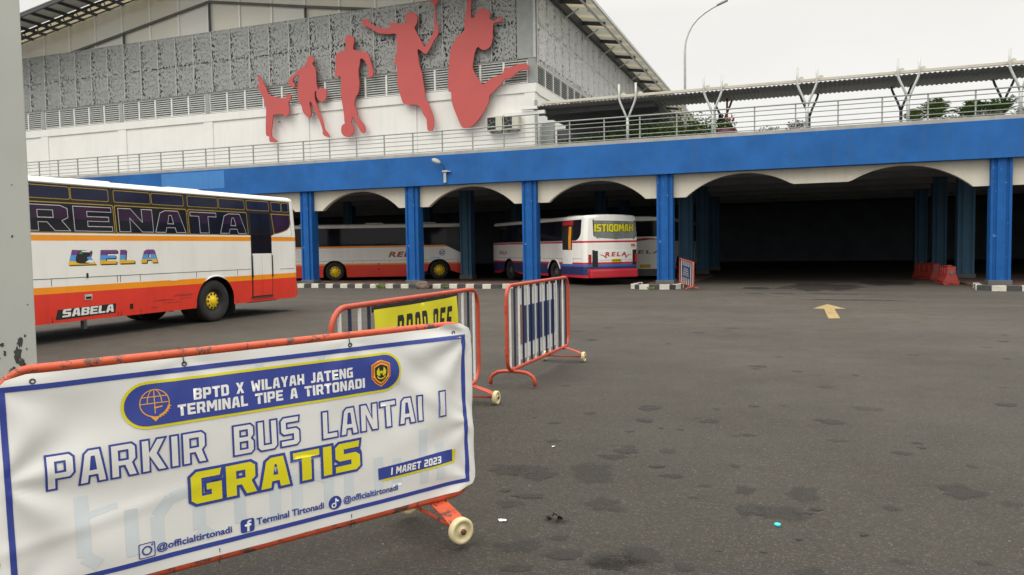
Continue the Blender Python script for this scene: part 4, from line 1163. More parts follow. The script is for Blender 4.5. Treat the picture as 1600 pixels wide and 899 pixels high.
pt = thing('flower_pot', 'big round maroon pot of green and pink flowers beside the second forked post', 'flower pot', (-2.72, 31.3, 5.45))
m = MB(); m.lathe([(0, 0.22), (0.1, 0.34), (0.35, 0.44), (0.55, 0.42), (0.66, 0.36), (0.66, 0.31), (0.5, 0.3)], 'z', 24); m.build('pot', M['maroon'], pt)
m = MB(); leaves(m, (0, 0, 0.8), (0.36, 0.3, 0.2), 120, 0.14, 1, 31); m.build('foliage', M['leaf'], pt, fix=False)
m = MB(); leaves(m, (0.1, -0.05, 1.0), (0.25, 0.2, 0.26), 40, 0.12, 1, 32); m.build('flower', M['pink'], pt, fix=False)
sp = thing('red_post', 'thin red post standing behind the maroon flower pot', 'post', (-2.75, 31.9, 5.45))
m = MB(); m.tube([(0, 0, 0), (0, 0, 1.95)], 0.04, 8); m.build('shaft', M['print_red'], sp)
m = MB(); m.lathe([(0, 0.12), (0.03, 0.12), (0.05, 0.04)], 'z', 12); m.build('base_plate', M['dark_metal'], sp)
cn = thing('conical_shrub', 'dark green pointed shrub directly behind the second forked post', 'shrub', (-3.0, 31.9, 5.45))
m = MB()
for k in range(6): leaves(m, (0, 0, 0.2 + 0.2 * k), (0.3 - 0.045 * k, 0.3 - 0.045 * k, 0.14), 60, 0.11, 1, 40 + k)
m.build('foliage', M['leaf_dark'], cn, fix=False)
m = MB(); m.tube([(0, 0, 0), (0, 0, 1.0)], 0.02, 6); m.build('stem', M['stem'], cn)

# ================================================================== BUSES
def pmap(m, f, keep=None):
    """cut a shape lying in (along, offset, up) space so that it follows the bent skin, then map it there"""
    b = m.bm
    xs_ = [v.co.x for v in b.verts]; zs_ = [v.co.z for v in b.verts]
    cuts = [(2, q) for q in (0.7, 1.0, 1.5, 1.89, 2.0, 2.3)] + [(0, -1.2 + 0.15 * k) for k in range(17)]
    for ax, q in cuts:
        if ax == 0 and max(xs_) - min(xs_) > 2.7: continue
        if q <= (min(xs_) if ax == 0 else min(zs_)) or q >= (max(xs_) if ax == 0 else max(zs_)): continue
        co = [0, 0, 0]; no = [0, 0, 0]; co[ax] = q; no[ax] = 1
        bmesh.ops.bisect_plane(b, geom=list(b.verts) + list(b.edges) + list(b.faces), plane_co=co, plane_no=no)
    for v in b.verts: v.co = Vector(f(v.co.y)(v.co.x, v.co.z))
class Bus:
    def __init__(s, name, label, loc, rz, L, axles, zs, colour, mats, roof=3.03, rim_r=0.2, rim_m='yellow_rim', group='buses of the terminal'):
        s.root = thing(name, label, 'bus', loc, rz, group)
        s.L, s.roof = L, roof
        s.k = roof / 3.03
        s.zs = zs
        s.body(L, axles, zs, colour, mats)
        for ya in axles:
            for sd in (-1, 1): s.wheel(sd, ya, rim_r, ya == axles[0], rim_m)
        m = MB(); m.box(-0.88, 0.88, 0.6, L - 0.5, 0.42, 1.0); m.box(-0.5, 0.5, 0.3, L - 0.3, 0.34, 0.42); m.build('chassis', M['black'], s.root)
    def xs(s, z):
        z /= s.k
        if z < 0.7: return 1.225 + 0.025 * max(0, z - 0.3) / 0.4
        if z < 2.0: return 1.25
        if z < 2.875: return 1.25 - 0.065 * (z - 2.0) / 0.875
        return 1.185
    def body(s, L, axles, zs, colour, mats):
        k = s.k
        half = [(s.xs(z), z) for z in zs] + [(1.18, 2.93 * k), (1.15, 2.965 * k), (1.07, 2.99 * k), (0.7, 3.015 * k), (0.3, 3.027 * k), (0, s.roof)]
        ring = half + [(-x, z) for x, z in half[-2::-1]]
        ys = {0.0, 0.03, 0.07, 0.13, 0.22, L, L - 0.04, L - 0.1, L - 0.2, L - 0.35, 0.27, 0.33}
        for a in axles:
            for i in range(25): ys.add(a - 0.60 * math.cos(math.pi * i / 24))
        y = 0.8
        while y < L - 0.6: ys.add(round(y, 3)); y += 0.8
        ys = sorted(ys)
        ins = lambda y: 0.10 * (1 - min(1, y / 0.22)) ** 2 + 0.22 * (1 - min(1, (L - y) / 0.4)) ** 2
        m = MB(); bm = m.bm; rows = []
        for y in ys:
            zar = 0
            for a in axles:
                if abs(y - a) < 0.6: zar = 0.45 + math.sqrt(max(0, 0.36 - (y - a) ** 2))
            i_ = ins(y); row = []
            for x, z in ring:
                zz = z
                if zar and z < zar: zz = min(zar, zs[-1]); x = math.copysign(s.xs(zz), x)
                xx = math.copysign(max(0, abs(x) - i_), x) if abs(x) > 0.6 else x * (1 - i_ / 1.2)
                if z > 2.92 * k: zz = z - i_ * 0.5
                row.append(bm.verts.new((xx, y, zz)))
            rows.append(row)
        n = len(ring)
        for i in range(len(rows) - 1):
            for j in range(n - 1):
                a, b, c, d = rows[i][j], rows[i][j + 1], rows[i + 1][j + 1], rows[i + 1][j]
                zo = (ring[j][1] + ring[j + 1][1]) / 2
                try: f = bm.faces.new((a, b, c, d))
                except ValueError: continue
                f.material_index = colour(zo, (ys[i] + ys[i + 1]) / 2, 'side'); f.smooth = True
        C = 8; h = len(half)
        for (row, sg, y0, end) in ((rows[0], -1, 0, 'rear'), (rows[-1], 1, L, 'front')):
            prev = None
            for j in range(h):
                p, q = row[j].co, row[n - 1 - j].co
                line = [bm.verts.new((p.x + (q.x - p.x) * t / C, y0 + sg * s.bulge(p.x + (q.x - p.x) * t / C), p.z)) for t in range(C + 1)]
                line[0].co = p; line[-1].co = q
                if prev:
                    zo = (half[j][1] + half[j - 1][1]) / 2
                    for t in range(C):
                        try: f = bm.faces.new((prev[t], prev[t + 1], line[t + 1], line[t])); f.material_index = colour(zo, y0, end); f.smooth = True
                        except ValueError: pass
                prev = line
        bmesh.ops.remove_doubles(bm, verts=list(bm.verts), dist=0.0005)
        bmesh.ops.dissolve_degenerate(bm, edges=list(bm.edges), dist=0.0005)
        o = m.build('body', mats, s.root)
        md = o.modifiers.new('ns', 'EDGE_SPLIT'); md.split_angle = R(38)
        s.bodyo = o
    def bulge(s, x): return 0.10 * (1 - (x / 1.15) ** 2)
    def wheel(s, sd, ya, rr, rear, rim_m):
        m = MB(); xo = 1.215
        prof = [(sd * (xo - 0.28), 0.28), (sd * (xo - 0.28), 0.44), (sd * (xo - 0.24), 0.475), (sd * (xo - 0.05), 0.478), (sd * (xo - 0.01), 0.45), (sd * xo, 0.38), (sd * (xo - 0.015), 0.30), (sd * (xo - 0.03), 0.275)]
        m.lathe(prof, 'x', 36, 0, (0, ya, 0.478), False)
        if rear: m.lathe([(sd * (xo - 0.62), 0.28), (sd * (xo - 0.62), 0.46), (sd * (xo - 0.58), 0.478), (sd * (xo - 0.38), 0.478), (sd * (xo - 0.34), 0.46), (sd * (xo - 0.34), 0.28)], 'x', 28, 0, (0, ya, 0.478), False)
        w = m.build('wheel', M['rubber'], s.root)
        m = MB(); d = xo - (0.095 if rr < 0.25 else 0.07)
        m.lathe([(sd * (xo - 0.03), 0.276), (sd * (xo - 0.05), 0.255), (sd * d, rr + 0.03), (sd * d, rr + 0.001)], 'x', 32, 1 if rr < 0.25 else 0, (0, ya, 0.478), False)
        m.lathe([(sd * d, rr), (sd * (d + 0.02), rr - 0.02), (sd * (d + 0.03), 0.10), (sd * (d + 0.045), 0.085), (sd * (d + 0.06), 0.06), (sd * (d + 0.06), 0.001)], 'x', 32, 0, (0, ya, 0.478))
        for i in range(10):
            a = 2 * math.pi * i / 10; rh = rr * 0.80; q = 0.027 if rr < 0.25 else 0.034
            c = (rh * math.cos(a), rh * math.sin(a))
            m.polys([circle(c[0], c[1], q, 10)], lambda y, z: (sd * (d + 0.034), ya + y, 0.478 + z), 1)
        for i in range(8):
            a = 2 * math.pi * (i + .5) / 8
            m.lathe([(sd * (d + 0.03), 0.012), (sd * (d + 0.05), 0.010), (sd * (d + 0.05), 0.001)], 'x', 6, 0, (0, ya + 0.075 * math.cos(a) * rr / 0.2, 0.478 + 0.075 * math.sin(a) * rr / 0.2))
        m.build('rim', [M[rim_m], M['black']], w)
        m = MB(); m.box(sd * 1.16 if sd < 0 else 0.75, -0.75 if sd < 0 else sd * 1.16, ya - 0.72, ya - 0.70, 0.14, 0.62); m.build('mud_flap', M['black'], s.root)
    def S(s, sd, off):
        return lambda y, z: (sd * (s.xs(z) + off), y, z)
    def rear(s, off):
        return lambda x, z: (x, -s.bulge(x) - off, z)
    def plate(s, name, loop, f, mats, th=0.006, parent=None, holes=None):
        """thin part with its own thickness lying on the map f(offset)"""
        m = MB()
        m.prism(loop, lambda x, z: (x, -0.004, z), lambda x, z: (x, th, z))
        pmap(m, f)
        return m.build(name, mats, parent or s.root)
    def window(s, y0, y1, z0, z1, sd, gm, trim='gold', w=0.014, name='window', off=0.006):
        f = lambda o: s.S(sd, o)
        rr = 0.03
        def rl(e):
            a, b, c, d = y0 + e, y1 - e, z0 + e, z1 - e; r_ = max(0.004, rr - e * 0.5); out = []
            for cx, cz, t0 in ((b - r_, d - r_, 0), (a + r_, d - r_, 90), (a + r_, c + r_, 180), (b - r_, c + r_, 270)):
                for t in (0, 30, 60, 90): out.append((cx + r_ * math.cos(R(t0 + t)), cz + r_ * math.sin(R(t0 + t))))
            return out
        o = s.plate(name, rl(0), f, gm, off)
        if trim:
            m = MB(); m.prism(rl(-w), lambda x, z: (x, -0.004, z), lambda x, z: (x, off - 0.003, z)); pmap(m, f); m.build('frame', M[trim], o)
        return o
    def hatch(s, y, ln=0.9):
        m = MB(); m.box(-0.4, 0.4, y, y + ln, s.roof - 0.02, s.roof + 0.055, 0, 0.025); m.build('roof_hatch', M['bus_white'], s.root)
    def strip(s, name, pts, sd, gm, th=0.007):
        return s.plate(name, pts, lambda o: s.S(sd, o), gm, th)

rect = lambda a, b, c, d: [(a, c), (b, c), (b, d), (a, d)]

# ---- near bus: white, orange and red, dark windows with big outlined letters
def col1(z, y, where):
    if where == 'side':
        if z < 0.895: return 2
        if z < 1.015: return 1
        if z < 1.845: return 0
        if z < 1.95: return 1
        if z > 1.985 and z < 2.865 and 0.30 < y: return 3
        return 0
    if z < 0.895: return 2
    if z < 1.015: return 1
    if 1.845 < z < 1.95: return 1
    return 3 if (where == 'front' and 1.3 < z < 2.6) else 0
ZS = [0.36, 0.5, 0.7, 0.895, 1.015, 1.2, 1.5, 1.845, 1.95, 1.985, 2.2, 2.5, 2.865, 2.88]
BM = [M['bus_white'], M['bus_orange'], M['bus_red'], M['bus_black']]
b1 = Bus('parked_bus', 'nearest bus, white with orange and red bands and big outlined letters on purple windows', (-13.75, 17.0, 0), math.pi, 11.4, [3.11, 8.75], ZS, col1, BM)
Y1 = lambda Y: 17.0 - Y
fL = lambda o: b1.S(-1, o)
up = [(7.35, 8.25), (8.30, 9.25), (9.36, 10.27), (10.31, 11.11), (11.25, 12.13), (12.18, 13.03), (13.17, 14.08), (14.13, 14.98), (15.07, 15.88), (16.00, 16.36), (16.41, 16.66), (6.3, 7.3)]
for a, b in up: b1.window(Y1(b), Y1(a), 2.61, 2.825, -1, M['glass_blue'])
for a, b in ((5.75, 7.35), (7.4, 9.25), (9.30, 11.19), (11.25, 13.09), (13.16, 15.03)):
    b1.window(Y1(b), Y1(a), 2.005, 2.525, -1, M['glass'], 'gold', 0.018)
# rear quarter window with curved lower edge, on a white quarter panel
qw = [(Y1(15.97), 2.52), (Y1(16.68), 2.52), (Y1(16.68), 2.30), (Y1(16.64), 2.22), (Y1(16.55), 2.16), (Y1(16.40), 2.11), (Y1(16.2), 2.065), (Y1(16.02), 2.04)]
ow = b1.plate('window', qw, fL, M['glass_purple'], 0.012)
q2 = inset(qw if ccw(qw) else qw[::-1], 0.02)
m = MB(); m.prism(q2, fL(-0.004), fL(0.008)); m.build('frame', M['gold'], ow)
qp = [(Y1(15.95), 1.952), (Y1(16.71), 1.952), (Y1(16.71), 2.30), (Y1(16.66), 2.20), (Y1(16.56), 2.135), (Y1(16.40), 2.085), (Y1(16.2), 2.04), (Y1(15.95), 2.005)]
b1.plate('quarter_panel', qp, fL, M['bus_white'], 0.005)
def banded(mb, loops, f, bands):
    b2 = MB(); b2.polys(loops, lambda x, z: (x, 0, z))
    for z, _ in bands[:-1]:
        bmesh.ops.bisect_plane(b2.bm, geom=list(b2.bm.verts) + list(b2.bm.edges) + list(b2.bm.faces), plane_co=(0, 0, z), plane_no=(0, 0, 1))
    for fc in b2.bm.faces:
        zc = fc.calc_center_median().z
        for z, mi in bands:
            if zc < z: fc.material_index = mi; break
    for v in b2.bm.verts: v.co = Vector(f(v.co.x, v.co.z))
    mb.merge(b2.bm, keep=True)
# outlined letters on the windows
LX = [('R', 9.28, 10.26), ('E', 10.29, 11.17), ('N', 11.28, 12.17), ('A', 12.17, 13.06), ('T', 13.17, 14.02), ('A', 14.06, 15.0)]
mo, mi_ = MB(), MB()
for ch, a, b in LX:
    for grow, mm, off in ((0.0, mo, 0.010), (-0.013, mi_, 0.0125)):
        for loops in block_words(ch, a + 0.02, b - 0.02, 2.02, 2.49, grow=grow):
            if grow == 0: mm.polys(loops, lambda x, z, o=off: fL(o)(Y1(x), z))
            else: banded(mm, loops, lambda x, z, o=off: fL(o)(Y1(x), z), [(2.24, 0), (9, 1)])
lo = mo.build('lettering', M['print_grey'], b1.root)
mi_.build('letter_fill', [M['glass'], M['glass_purple']], lo, fix=False)
# operator name in three-coloured sloping letters with a black drop shadow
mm = MB()
for ch, a, b in (('E', 10.82, 11.2), ('L', 11.27, 11.63), ('A', 11.79, 12.22)):
    for loops in block_words(ch, a, b, 1.40, 1.67, shear=0.12 if ch != 'A' else 0.03):
        sh = [[(x + 0.025, z - 0.022) for x, z in lp] for lp in loops]
        mm.polys(sh, lambda x, z: fL(0.002)(Y1(x), z), 3)
        banded(mm, loops, lambda x, z: fL(0.004)(Y1(x), z), [(1.475, 0), (1.57, 1), (9, 2)])
base = [(10.15, 1.40), (10.74, 1.40), (10.62, 1.55), (10.66, 1.66), (10.24, 1.68)]
mm.polys([[(x + 0.02, z - 0.02) for x, z in base]], lambda x, z: fL(0.002)(Y1(x), z), 3)
banded(mm, [base], lambda x, z: fL(0.004)(Y1(x), z), [(1.47, 0), (1.58, 1), (9, 2)])
mm.polys([smooth_loop([(10.33, 1.44), (10.52, 1.42), (10.62, 1.44), (10.58, 1.52), (10.62, 1.58), (10.58, 1.655), (10.44, 1.67), (10.36, 1.62), (10.31, 1.53)], 3)], lambda x, z: fL(0.006)(Y1(x), z), 3)
mm.polys([[(10.42, 1.66), (10.64, 1.665), (10.6, 1.63), (10.44, 1.635)]], lambda x, z: fL(0.008)(Y1(x), z), 4)
mm.polys([[(10.37, 1.60), (10.44, 1.67), (10.45, 1.60)]], lambda x, z: fL(0.008)(Y1(x), z), 5)
mm.polys([[(10.50, 1.44), (10.66, 1.43), (10.72, 1.47), (10.58, 1.49)]], lambda x, z: fL(0.008)(Y1(x), z), 4)
mm.polys([[(10.55, 1.50), (10.61, 1.50), (10.60, 1.54), (10.55, 1.545)]], lambda x, z: fL(0.008)(Y1(x), z), 1)
mm.build('lettering', [M['print_amber'], M['print_sky'], M['print_purple'], M['print_black'], M['print_white'], M['print_green']], b1.root, fix=False)
mm = MB()
mm.polys([[(9.86, 0.415), (11.14, 0.445), (11.16, 0.625), (9.99, 0.60), (9.9, 0.60)]], lambda x, z: fL(0.003)(Y1(x), z), 0)
for loops in block_words('SABELA', 9.99, 11.10, 0.455, 0.60, gap=0.5, shear=0.1):
    mm.polys([[(x, z + (x - 10) * 0.012) for x, z in lp] for lp in loops], lambda x, z: fL(0.006)(Y1(x), z), 1)
mm.build('lettering', [M['print_black'], M['print_white']], b1.root, fix=False)
# rear door
dm = MB()
for z0, z1, k in ((0.50, 0.70, 2), (0.70, 0.895, 2), (0.895, 1.015, 1), (1.015, 1.54, 0), (1.54, 2.0, 3), (2.0, 2.53, 3)):
    for a, b in ((15.16, 15.50), (15.51, 15.87)):
        dm.prism(rect(Y1(b), Y1(a), z0, z1), fL(-0.03), fL(0.012 if k != 3 else 0.008), k)
door = dm.build('door', [M['bus_white'], M['bus_orange'], M['bus_red'], M['glass']], b1.root)
b1.plate('door_frame', rect(Y1(15.90), Y1(15.12), 0.47, 2.56), fL, M['bus_black'], 0.002, door)
m = MB()
for Yv in (15.135, 15.885): m.tube([fL(0.03)(Y1(Yv), 0.95), fL(0.03)(Y1(Yv), 1.5)], 0.012, 6)
m.build('handle', M['dark_metal'], door)
m = MB(); m.box(-1.27, -1.0, Y1(15.92), Y1(15.1), 0.455, 0.475); m.build('step', M['dark_metal'], b1.root)
# seams, latches, vents
def seams(bus, sd, vert, hor, z0, z1):
    m = MB()
    for y in vert:
        m.prism(rect(y - 0.006, y + 0.006, z0, z1), bus.S(sd, -0.004), bus.S(sd, 0.0035))
    for (a, b, z) in hor:
        m.prism(rect(a, b, z - 0.005, z + 0.005), bus.S(sd, -0.004), bus.S(sd, 0.0035))
    return m.build('panel_seam', M['bus_black'], bus.root)
seams(b1, -1, [Y1(9.8), Y1(11.21), Y1(11.28), Y1(11.76), Y1(13.30), Y1(14.62), Y1(7.6)], [(Y1(15.1), Y1(5.8), 1.165), (Y1(16.8), Y1(16.2), 1.13)], 0.37, 1.165)
m = MB(); m.prism(rect(Y1(10.62), Y1(10.46), 0.74, 0.84), fL(-0.004), fL(0.008), 1); m.prism(rect(Y1(10.60), Y1(10.48), 0.755, 0.80), fL(0.0), fL(0.012), 0); m.build('latch', [M['bus_black'], M['pale_grey_metal']], b1.root)
m = MB(); r = random.Random(8)
for cy, cz, ry, rz_ in ((12.35, 0.62, 0.40, 0.018), (12.9, 0.66, 0.35, 0.03), (12.6, 0.54, 0.3, 0.014), (13.0, 0.585, 0.22, 0.012), (12.1, 0.50, 0.12, 0.02)):
    lp = [(cy + ry * r.uniform(0.7, 1.1) * math.cos(2 * math.pi * k / 16), cz + rz_ * r.uniform(0.5, 1.2) * math.sin(2 * math.pi * k / 16) + 0.06 * (cy - 12.6)) for k in range(16)]
    m.polys([lp], lambda x, z: fL(0.002)(Y1(x), z))
m.build('scuff_mark', M['scuff'], b1.root, fix=False)
m = MB(); m.prism(rect(Y1(11.56), Y1(11.49), 0.49, 0.59), fL(-0.004), fL(0.008)); m.build('vent', M['bus_black'], b1.root)
m = MB(); m.prism(rect(Y1(12.75), Y1(12.55), 1.00, 1.13), fL(-0.004), fL(0.005)); m.build('fuel_flap', M['bus_white'], b1.root)
m = MB(); m.prism(rect(Y1(10.55), Y1(10.52), 1.15, 1.24), fL(-0.004), fL(0.02)); m.build('marker_lamp', M['bus_black'], b1.root)
m = MB()
arc = [(3.11 - 0.60 * math.cos(math.pi * i / 20), 0.45 + 0.60 * math.sin(math.pi * i / 20)) for i in range(6, 15)]
m.tube([fL(0.006)(y, z) for y, z in arc], [0.004, 0.014, 0.018, 0.02, 0.02, 0.02, 0.018, 0.014, 0.004], 6); m.build('wheel_arch_trim', M['bus_white'], b1.root)
m = MB(); m.tube([(-1.17, 0.2, 2.885), (-1.195, 3, 2.89), (-1.195, 8, 2.89), (-1.19, 11.0, 2.885)], 0.022, 6); m.build('rain_gutter', M['bus_white'], b1.root)
b1.hatch(Y1(11.9) , 0.95); b1.hatch(Y1(14.4), 0.95)
m = MB(); m.box(-1.05, 1.05, -0.20, -0.06, 0.40, 0.66, 0, 0.03); m.build('bumper', M['bus_red'], b1.root)
for sx in (-1, 1):
    m = MB(); m.box(sx * 0.98 - 0.11, sx * 0.98 + 0.11, -0.10, -0.03, 0.95, 1.35, 0, 0.015); m.build('tail_light', M['red_lens'], b1.root)
b1.plate('rear_window', rect(-0.95, 0.95, 2.0, 2.65), b1.rear, M['glass'], 0.006)
m = MB(); m.box(-1.0, 1.0, 11.36, 11.56, 1.35, 2.6, 0, 0.03); m.build('windscreen', M['glass'], b1.root)
m = MB(); m.box(-1.1, 1.1, 11.3, 11.6, 0.36, 0.75, 0, 0.05); m.build('bumper', M['bus_red'], b1.root)
m = MB(); m.box(-1.2, -0.9, 0.9, 1.9, 0.34, 0.42); m.box(-1.23, -1.14, 6.5, 6.56, 0.2, 0.4); m.build('underside_bracket', M['dark_metal'], b1.root)

# ---- second bus under the arcade: white with orange line and red skirt, seen from its right side
def col2(z, y, where):
    if where == 'side' or where == 'rear':
        if z < 0.80: return 2
        if z < 0.88: return 1
        if z < 1.68: return 0
        if z < 1.77: return 1
        if z < 2.70: return 3
        return 0
    return 3 if z > 1.3 else 2
ZS2 = [0.18, 0.5, 0.7, 0.80, 0.88, 1.2, 1.5, 1.68, 1.77, 2.1, 2.5, 2.70, 2.78]
h2 = R(25); rz2 = h2 - math.pi / 2
d2 = Vector((math.cos(h2), math.sin(h2))); r2 = Vector((math.sin(h2), -math.cos(h2)))
org2 = Vector((-22.40, 33.45)) - d2 * 3.1 - r2 * 1.25
b2_ = Bus('parked_bus', 'white bus with thin orange line and red skirt, parked sideways behind the arcade columns', (org2.x, org2.y, 0), rz2, 10.15, [3.1, 8.45], ZS2, col2, BM, rim_r=0.25, roof=2.93)
fR = lambda o: b2_.S(1, o)
ylist = [0.5, 2.2, 4.0, 5.75, 7.4, 8.9]
for a, b in zip(ylist, ylist[1:]):
    b2_.window(a + 0.01, b - 0.01, 1.79, 2.67, 1, M['glass'], None)
mm = MB()
text_into(mm, 'RELA', 5.85, 7.40, 1.18, 1.46, lambda x, z: fR(0.006)(x, z), 0, 0.045, 0.25, 1.2)
for fc in mm.bm.faces:
    fc.material_index = int((fc.calc_center_median().y - 5.85) / 0.27) % 2
mm.build('lettering', [M['print_brown'], M['print_red']], b2_.root, fix=False)
mm = MB()
mm.polys([circle(8.62, 1.38, 0.16), circle(8.62, 1.38, 0.135)[::-1]], lambda x, z: fR(0.004)(x, z))
text_into(mm, 'IZ', 8.5, 8.76, 1.30, 1.46, lambda x, z: fR(0.005)(x, z), 0, 0.03, 0.2)
mm.build('emblem', M['print_navy'], b2_.root, fix=False)
m = MB(); m.prism(rect(8.0, 8.5, 1.10, 1.13), fR(-0.004), fR(0.004)); m.build('decal_line', M['print_sky'], b2_.root)
b2_.strip('side_glazing', [(8.3, 1.78), (8.75, 1.78), (9.98, 1.15), (9.98, 2.68), (8.3, 2.68)], 1, M['bus_black'], 0.004)
seams(b2_, 1, [1.0, 2.3, 4.0, 4.55, 5.9, 7.75, 9.4, 10.1], [(0.4, 9.6, 1.02)], 0.30, 1.02)
m = MB()
for z in (0.58, 0.84): m.prism(rect(5.3, 5.38, z - 0.03, z + 0.03), fR(-0.004), fR(0.01))
m.build('latch', M['bus_black'], b2_.root)
m = MB(); m.tube([(1.18, 0.2, 2.745), (1.20, 3, 2.75), (1.20, 8, 2.75), (1.18, 9.7, 2.745)], 0.026, 6); m.build('rain_gutter', M['bus_white'], b2_.root)
for y in (1.2, 4.6, 7.4): b2_.hatch(y)
b2_.plate('rear_window', rect(-0.95, 0.95, 1.95, 2.65), b2_.rear, M['glass'], 0.006)
m = MB(); m.box(-1.1, 1.1, 10.05, 10.3, 0.26, 0.8, 0, 0.05); m.build('bumper', M['bus_red'], b2_.root)
m = MB(); m.tube([(1.15, 10.0, 2.5), (1.30, 10.2, 2.45), (1.32, 10.22, 2.3)], 0.02, 6); m.box(1.24, 1.40, 10.19, 10.25, 1.9, 2.3, 0, 0.02); m.build('mirror', M['black'], b2_.root)

# ---- third bus: white over navy with red lines, rear to the camera
k3 = 0.945
def col3(z, y, where):
    z /= k3
    if where == 'rear':
        if z < 0.70: return 2
        if z < 0.80: return 3
        if z < 0.90: return 4
        if z < 0.985: return 2
        if 1.82 < z < 1.90: return 2
        return 0
    if z < 0.44: return 2
    if z < 0.80: return 3
    if z < 0.90: return 3 if y > 2.4 else 4
    if z < 0.985: return 2
    if 1.82 < z < 1.90: return 2
    if 1.92 < z < 2.82 and y > 0.30: return 5 if where != 'front' else 0
    if where == 'front' and z > 1.3: return 5
    return 0
ZS3 = [z * k3 for z in [0.33, 0.44, 0.70, 0.80, 0.90, 0.985, 1.25, 1.5, 1.82, 1.90, 1.92, 2.2, 2.5, 2.82, 2.88]]
h3 = R(134.6); d3 = Vector((math.cos(h3), math.sin(h3))); r3 = Vector((d3.y, -d3.x))
o3 = Vector((-7.92, 29.37)) + r3 * 1.25 + d3 * 0.1
BM3 = [M['bus_white'], M['bus_orange'], M['bus_crimson'], M['bus_navy'], M['bus_blue'], M['bus_black']]
b3_ = Bus('parked_bus', 'white bus with navy skirt, red bumper and big yellow letters in its rear window', (o3.x, o3.y, 0), h3 - math.pi / 2, 9.9, [2.75, 7.6], ZS3, col3, BM3, roof=3.03 * k3, rim_m='mid_dark')
f3 = lambda o: b3_.S(-1, o)
g3 = lambda o: b3_.rear(o)
def zz(v): return 2.80 - (v - 335.5) * 0.0251
def xx(u): return -1.22 + (u - 917) / 83.0 * 2.44
win = [(xx(928), zz(343)), (xx(994), zz(344.5)), (xx(995.5), zz(368)), (xx(992), zz(371.5)), (xx(962), zz(373)), (xx(934), zz(370.5)), (xx(929), zz(367))]
rw = b3_.plate('rear_window', win, g3, M['glass_light'], 0.008)
m = MB(); m.prism(inset(win if ccw(win) else win[::-1], 0.035), g3(-0.004), g3(0.005)); m.build('window_seal', M['bus_black'], rw)
def curved(mb, loops, f, mi=0):
    b2 = MB(); b2.polys(loops, lambda x, z: (x, 0, z))
    xs_ = [v.co.x for v in b2.bm.verts]
    x = math.ceil(min(xs_) / 0.12) * 0.12
    while x < max(xs_):
        bmesh.ops.bisect_plane(b2.bm, geom=list(b2.bm.verts) + list(b2.bm.edges) + list(b2.bm.faces), plane_co=(x, 0, 0), plane_no=(1, 0, 0)); x += 0.12
    for v in b2.bm.verts: v.co = Vector(f(v.co.x, v.co.z))
    mb.merge(b2.bm, mi)
mm = MB()
for loops in block_words('ISTIQOMAH', xx(929), xx(991), zz(361), zz(349), gap=0.55, grow=0.014):
    curved(mm, loops, g3(0.010), 0)
for loops in block_words('ISTIQOMAH', xx(929), xx(991), zz(361), zz(349), gap=0.55):
    curved(mm, loops, g3(0.012), 1)
mm.build('lettering', [M['print_black'], M['print_yellow']], rw, fix=False)
b3_.plate('engine_grille', rect(xx(926), xx(934), zz(417), zz(391.5)), g3, M['bus_black'], 0.008)
b3_.plate('engine_grille', rect(xx(990), xx(997), zz(415), zz(390.5)), g3, M['bus_black'], 0.008)
ec = b3_.plate('engine_cover', rect(xx(934.5), xx(989.5), zz(406.5), zz(392)), g3, M['bus_white'], 0.012)
m = MB(); m.prism(rect(xx(926), xx(997), zz(391.3), zz(390.3)), g3(0), g3(0.014)); m.build('panel_seam', M['bus_black'], b3_.root)
mm = MB()
text_into(mm, 'RELA', xx(944.5), xx(979.5), zz(401), zz(393.8), lambda x, z: g3(0.015)(x, z), 0, 0.04, 0.12, 1.4)
for sg in (-1, 1):
    c = xx(962)
    for k_ in range(2):
        mm.polys([[(c + sg * 0.42, zz(402.5 + k_ * 1.2)), (c + sg * 0.62, zz(398 + k_)), (c + sg * 0.80, zz(397.2 + k_)), (c + sg * 0.62, zz(398.7 + k_)), (c + sg * 0.44, zz(403.2 + k_ * 1.2))]], lambda x, z: g3(0.015)(x, z), 0)
mm.build('lettering', M['print_red'], ec, fix=False)
np_ = b3_.plate('number_plate', rect(xx(954.5), xx(970), zz(410.3), zz(404.7)), g3, M['plate_yellow'], 0.03)
m = MB()
for i in range(5): m.polys([rect(xx(956.5 + 2.4 * i), xx(958 + 2.4 * i), zz(408.7), zz(406.3))], g3(0.032))
m.build('lettering', M['print_black'], np_, fix=False)
b3_.plate('marker_lamp', rect(xx(987.5), xx(994.5), zz(385), zz(380.8)), g3, M['amber_lens'], 0.02)
m = MB(); m.box(-1.10, 1.10, -0.19, -0.04, 0.30, 0.63, 0, 0.05); m.build('bumper', M['bus_crimson'], b3_.root)
for sx in (-1, 1):
    m = MB(); m.box(sx * 1.08 - 0.05, sx * 1.08 + 0.05, -0.09, 0.0, 0.9, 1.25, 0, 0.01); m.build('tail_light', M['red_lens'], b3_.root)
for a, b in ((2.05, 3.7), (3.72, 5.4), (5.42, 7.1), (7.12, 8.8)):
    b3_.window(a, b, 1.85, 2.64, -1, M['glass'], None)
b3_.strip('quarter_window', [(1.0, 1.83), (1.0, 2.64), (0.42, 2.64), (0.42, 2.15), (0.48, 2.0), (0.62, 1.89), (0.8, 1.845)], -1, M['glass'], 0.012)
b3_.strip('quarter_panel', [(0.95, 1.80), (0.2, 1.80), (0.2, 2.66), (0.38, 2.66), (0.38, 2.14), (0.45, 1.98), (0.6, 1.87), (0.8, 1.82)], -1, M['bus_white'], 0.006)
dd = MB()
dd.prism(rect(1.12, 1.95, 1.44, 1.89), f3(-0.02), f3(0.008), 0); dd.prism(rect(1.12, 1.95, 1.89, 2.42), f3(-0.02), f3(0.008), 0)
dd.prism(rect(1.12, 1.95, 0.86, 1.44), f3(-0.02), f3(0.008), 1)
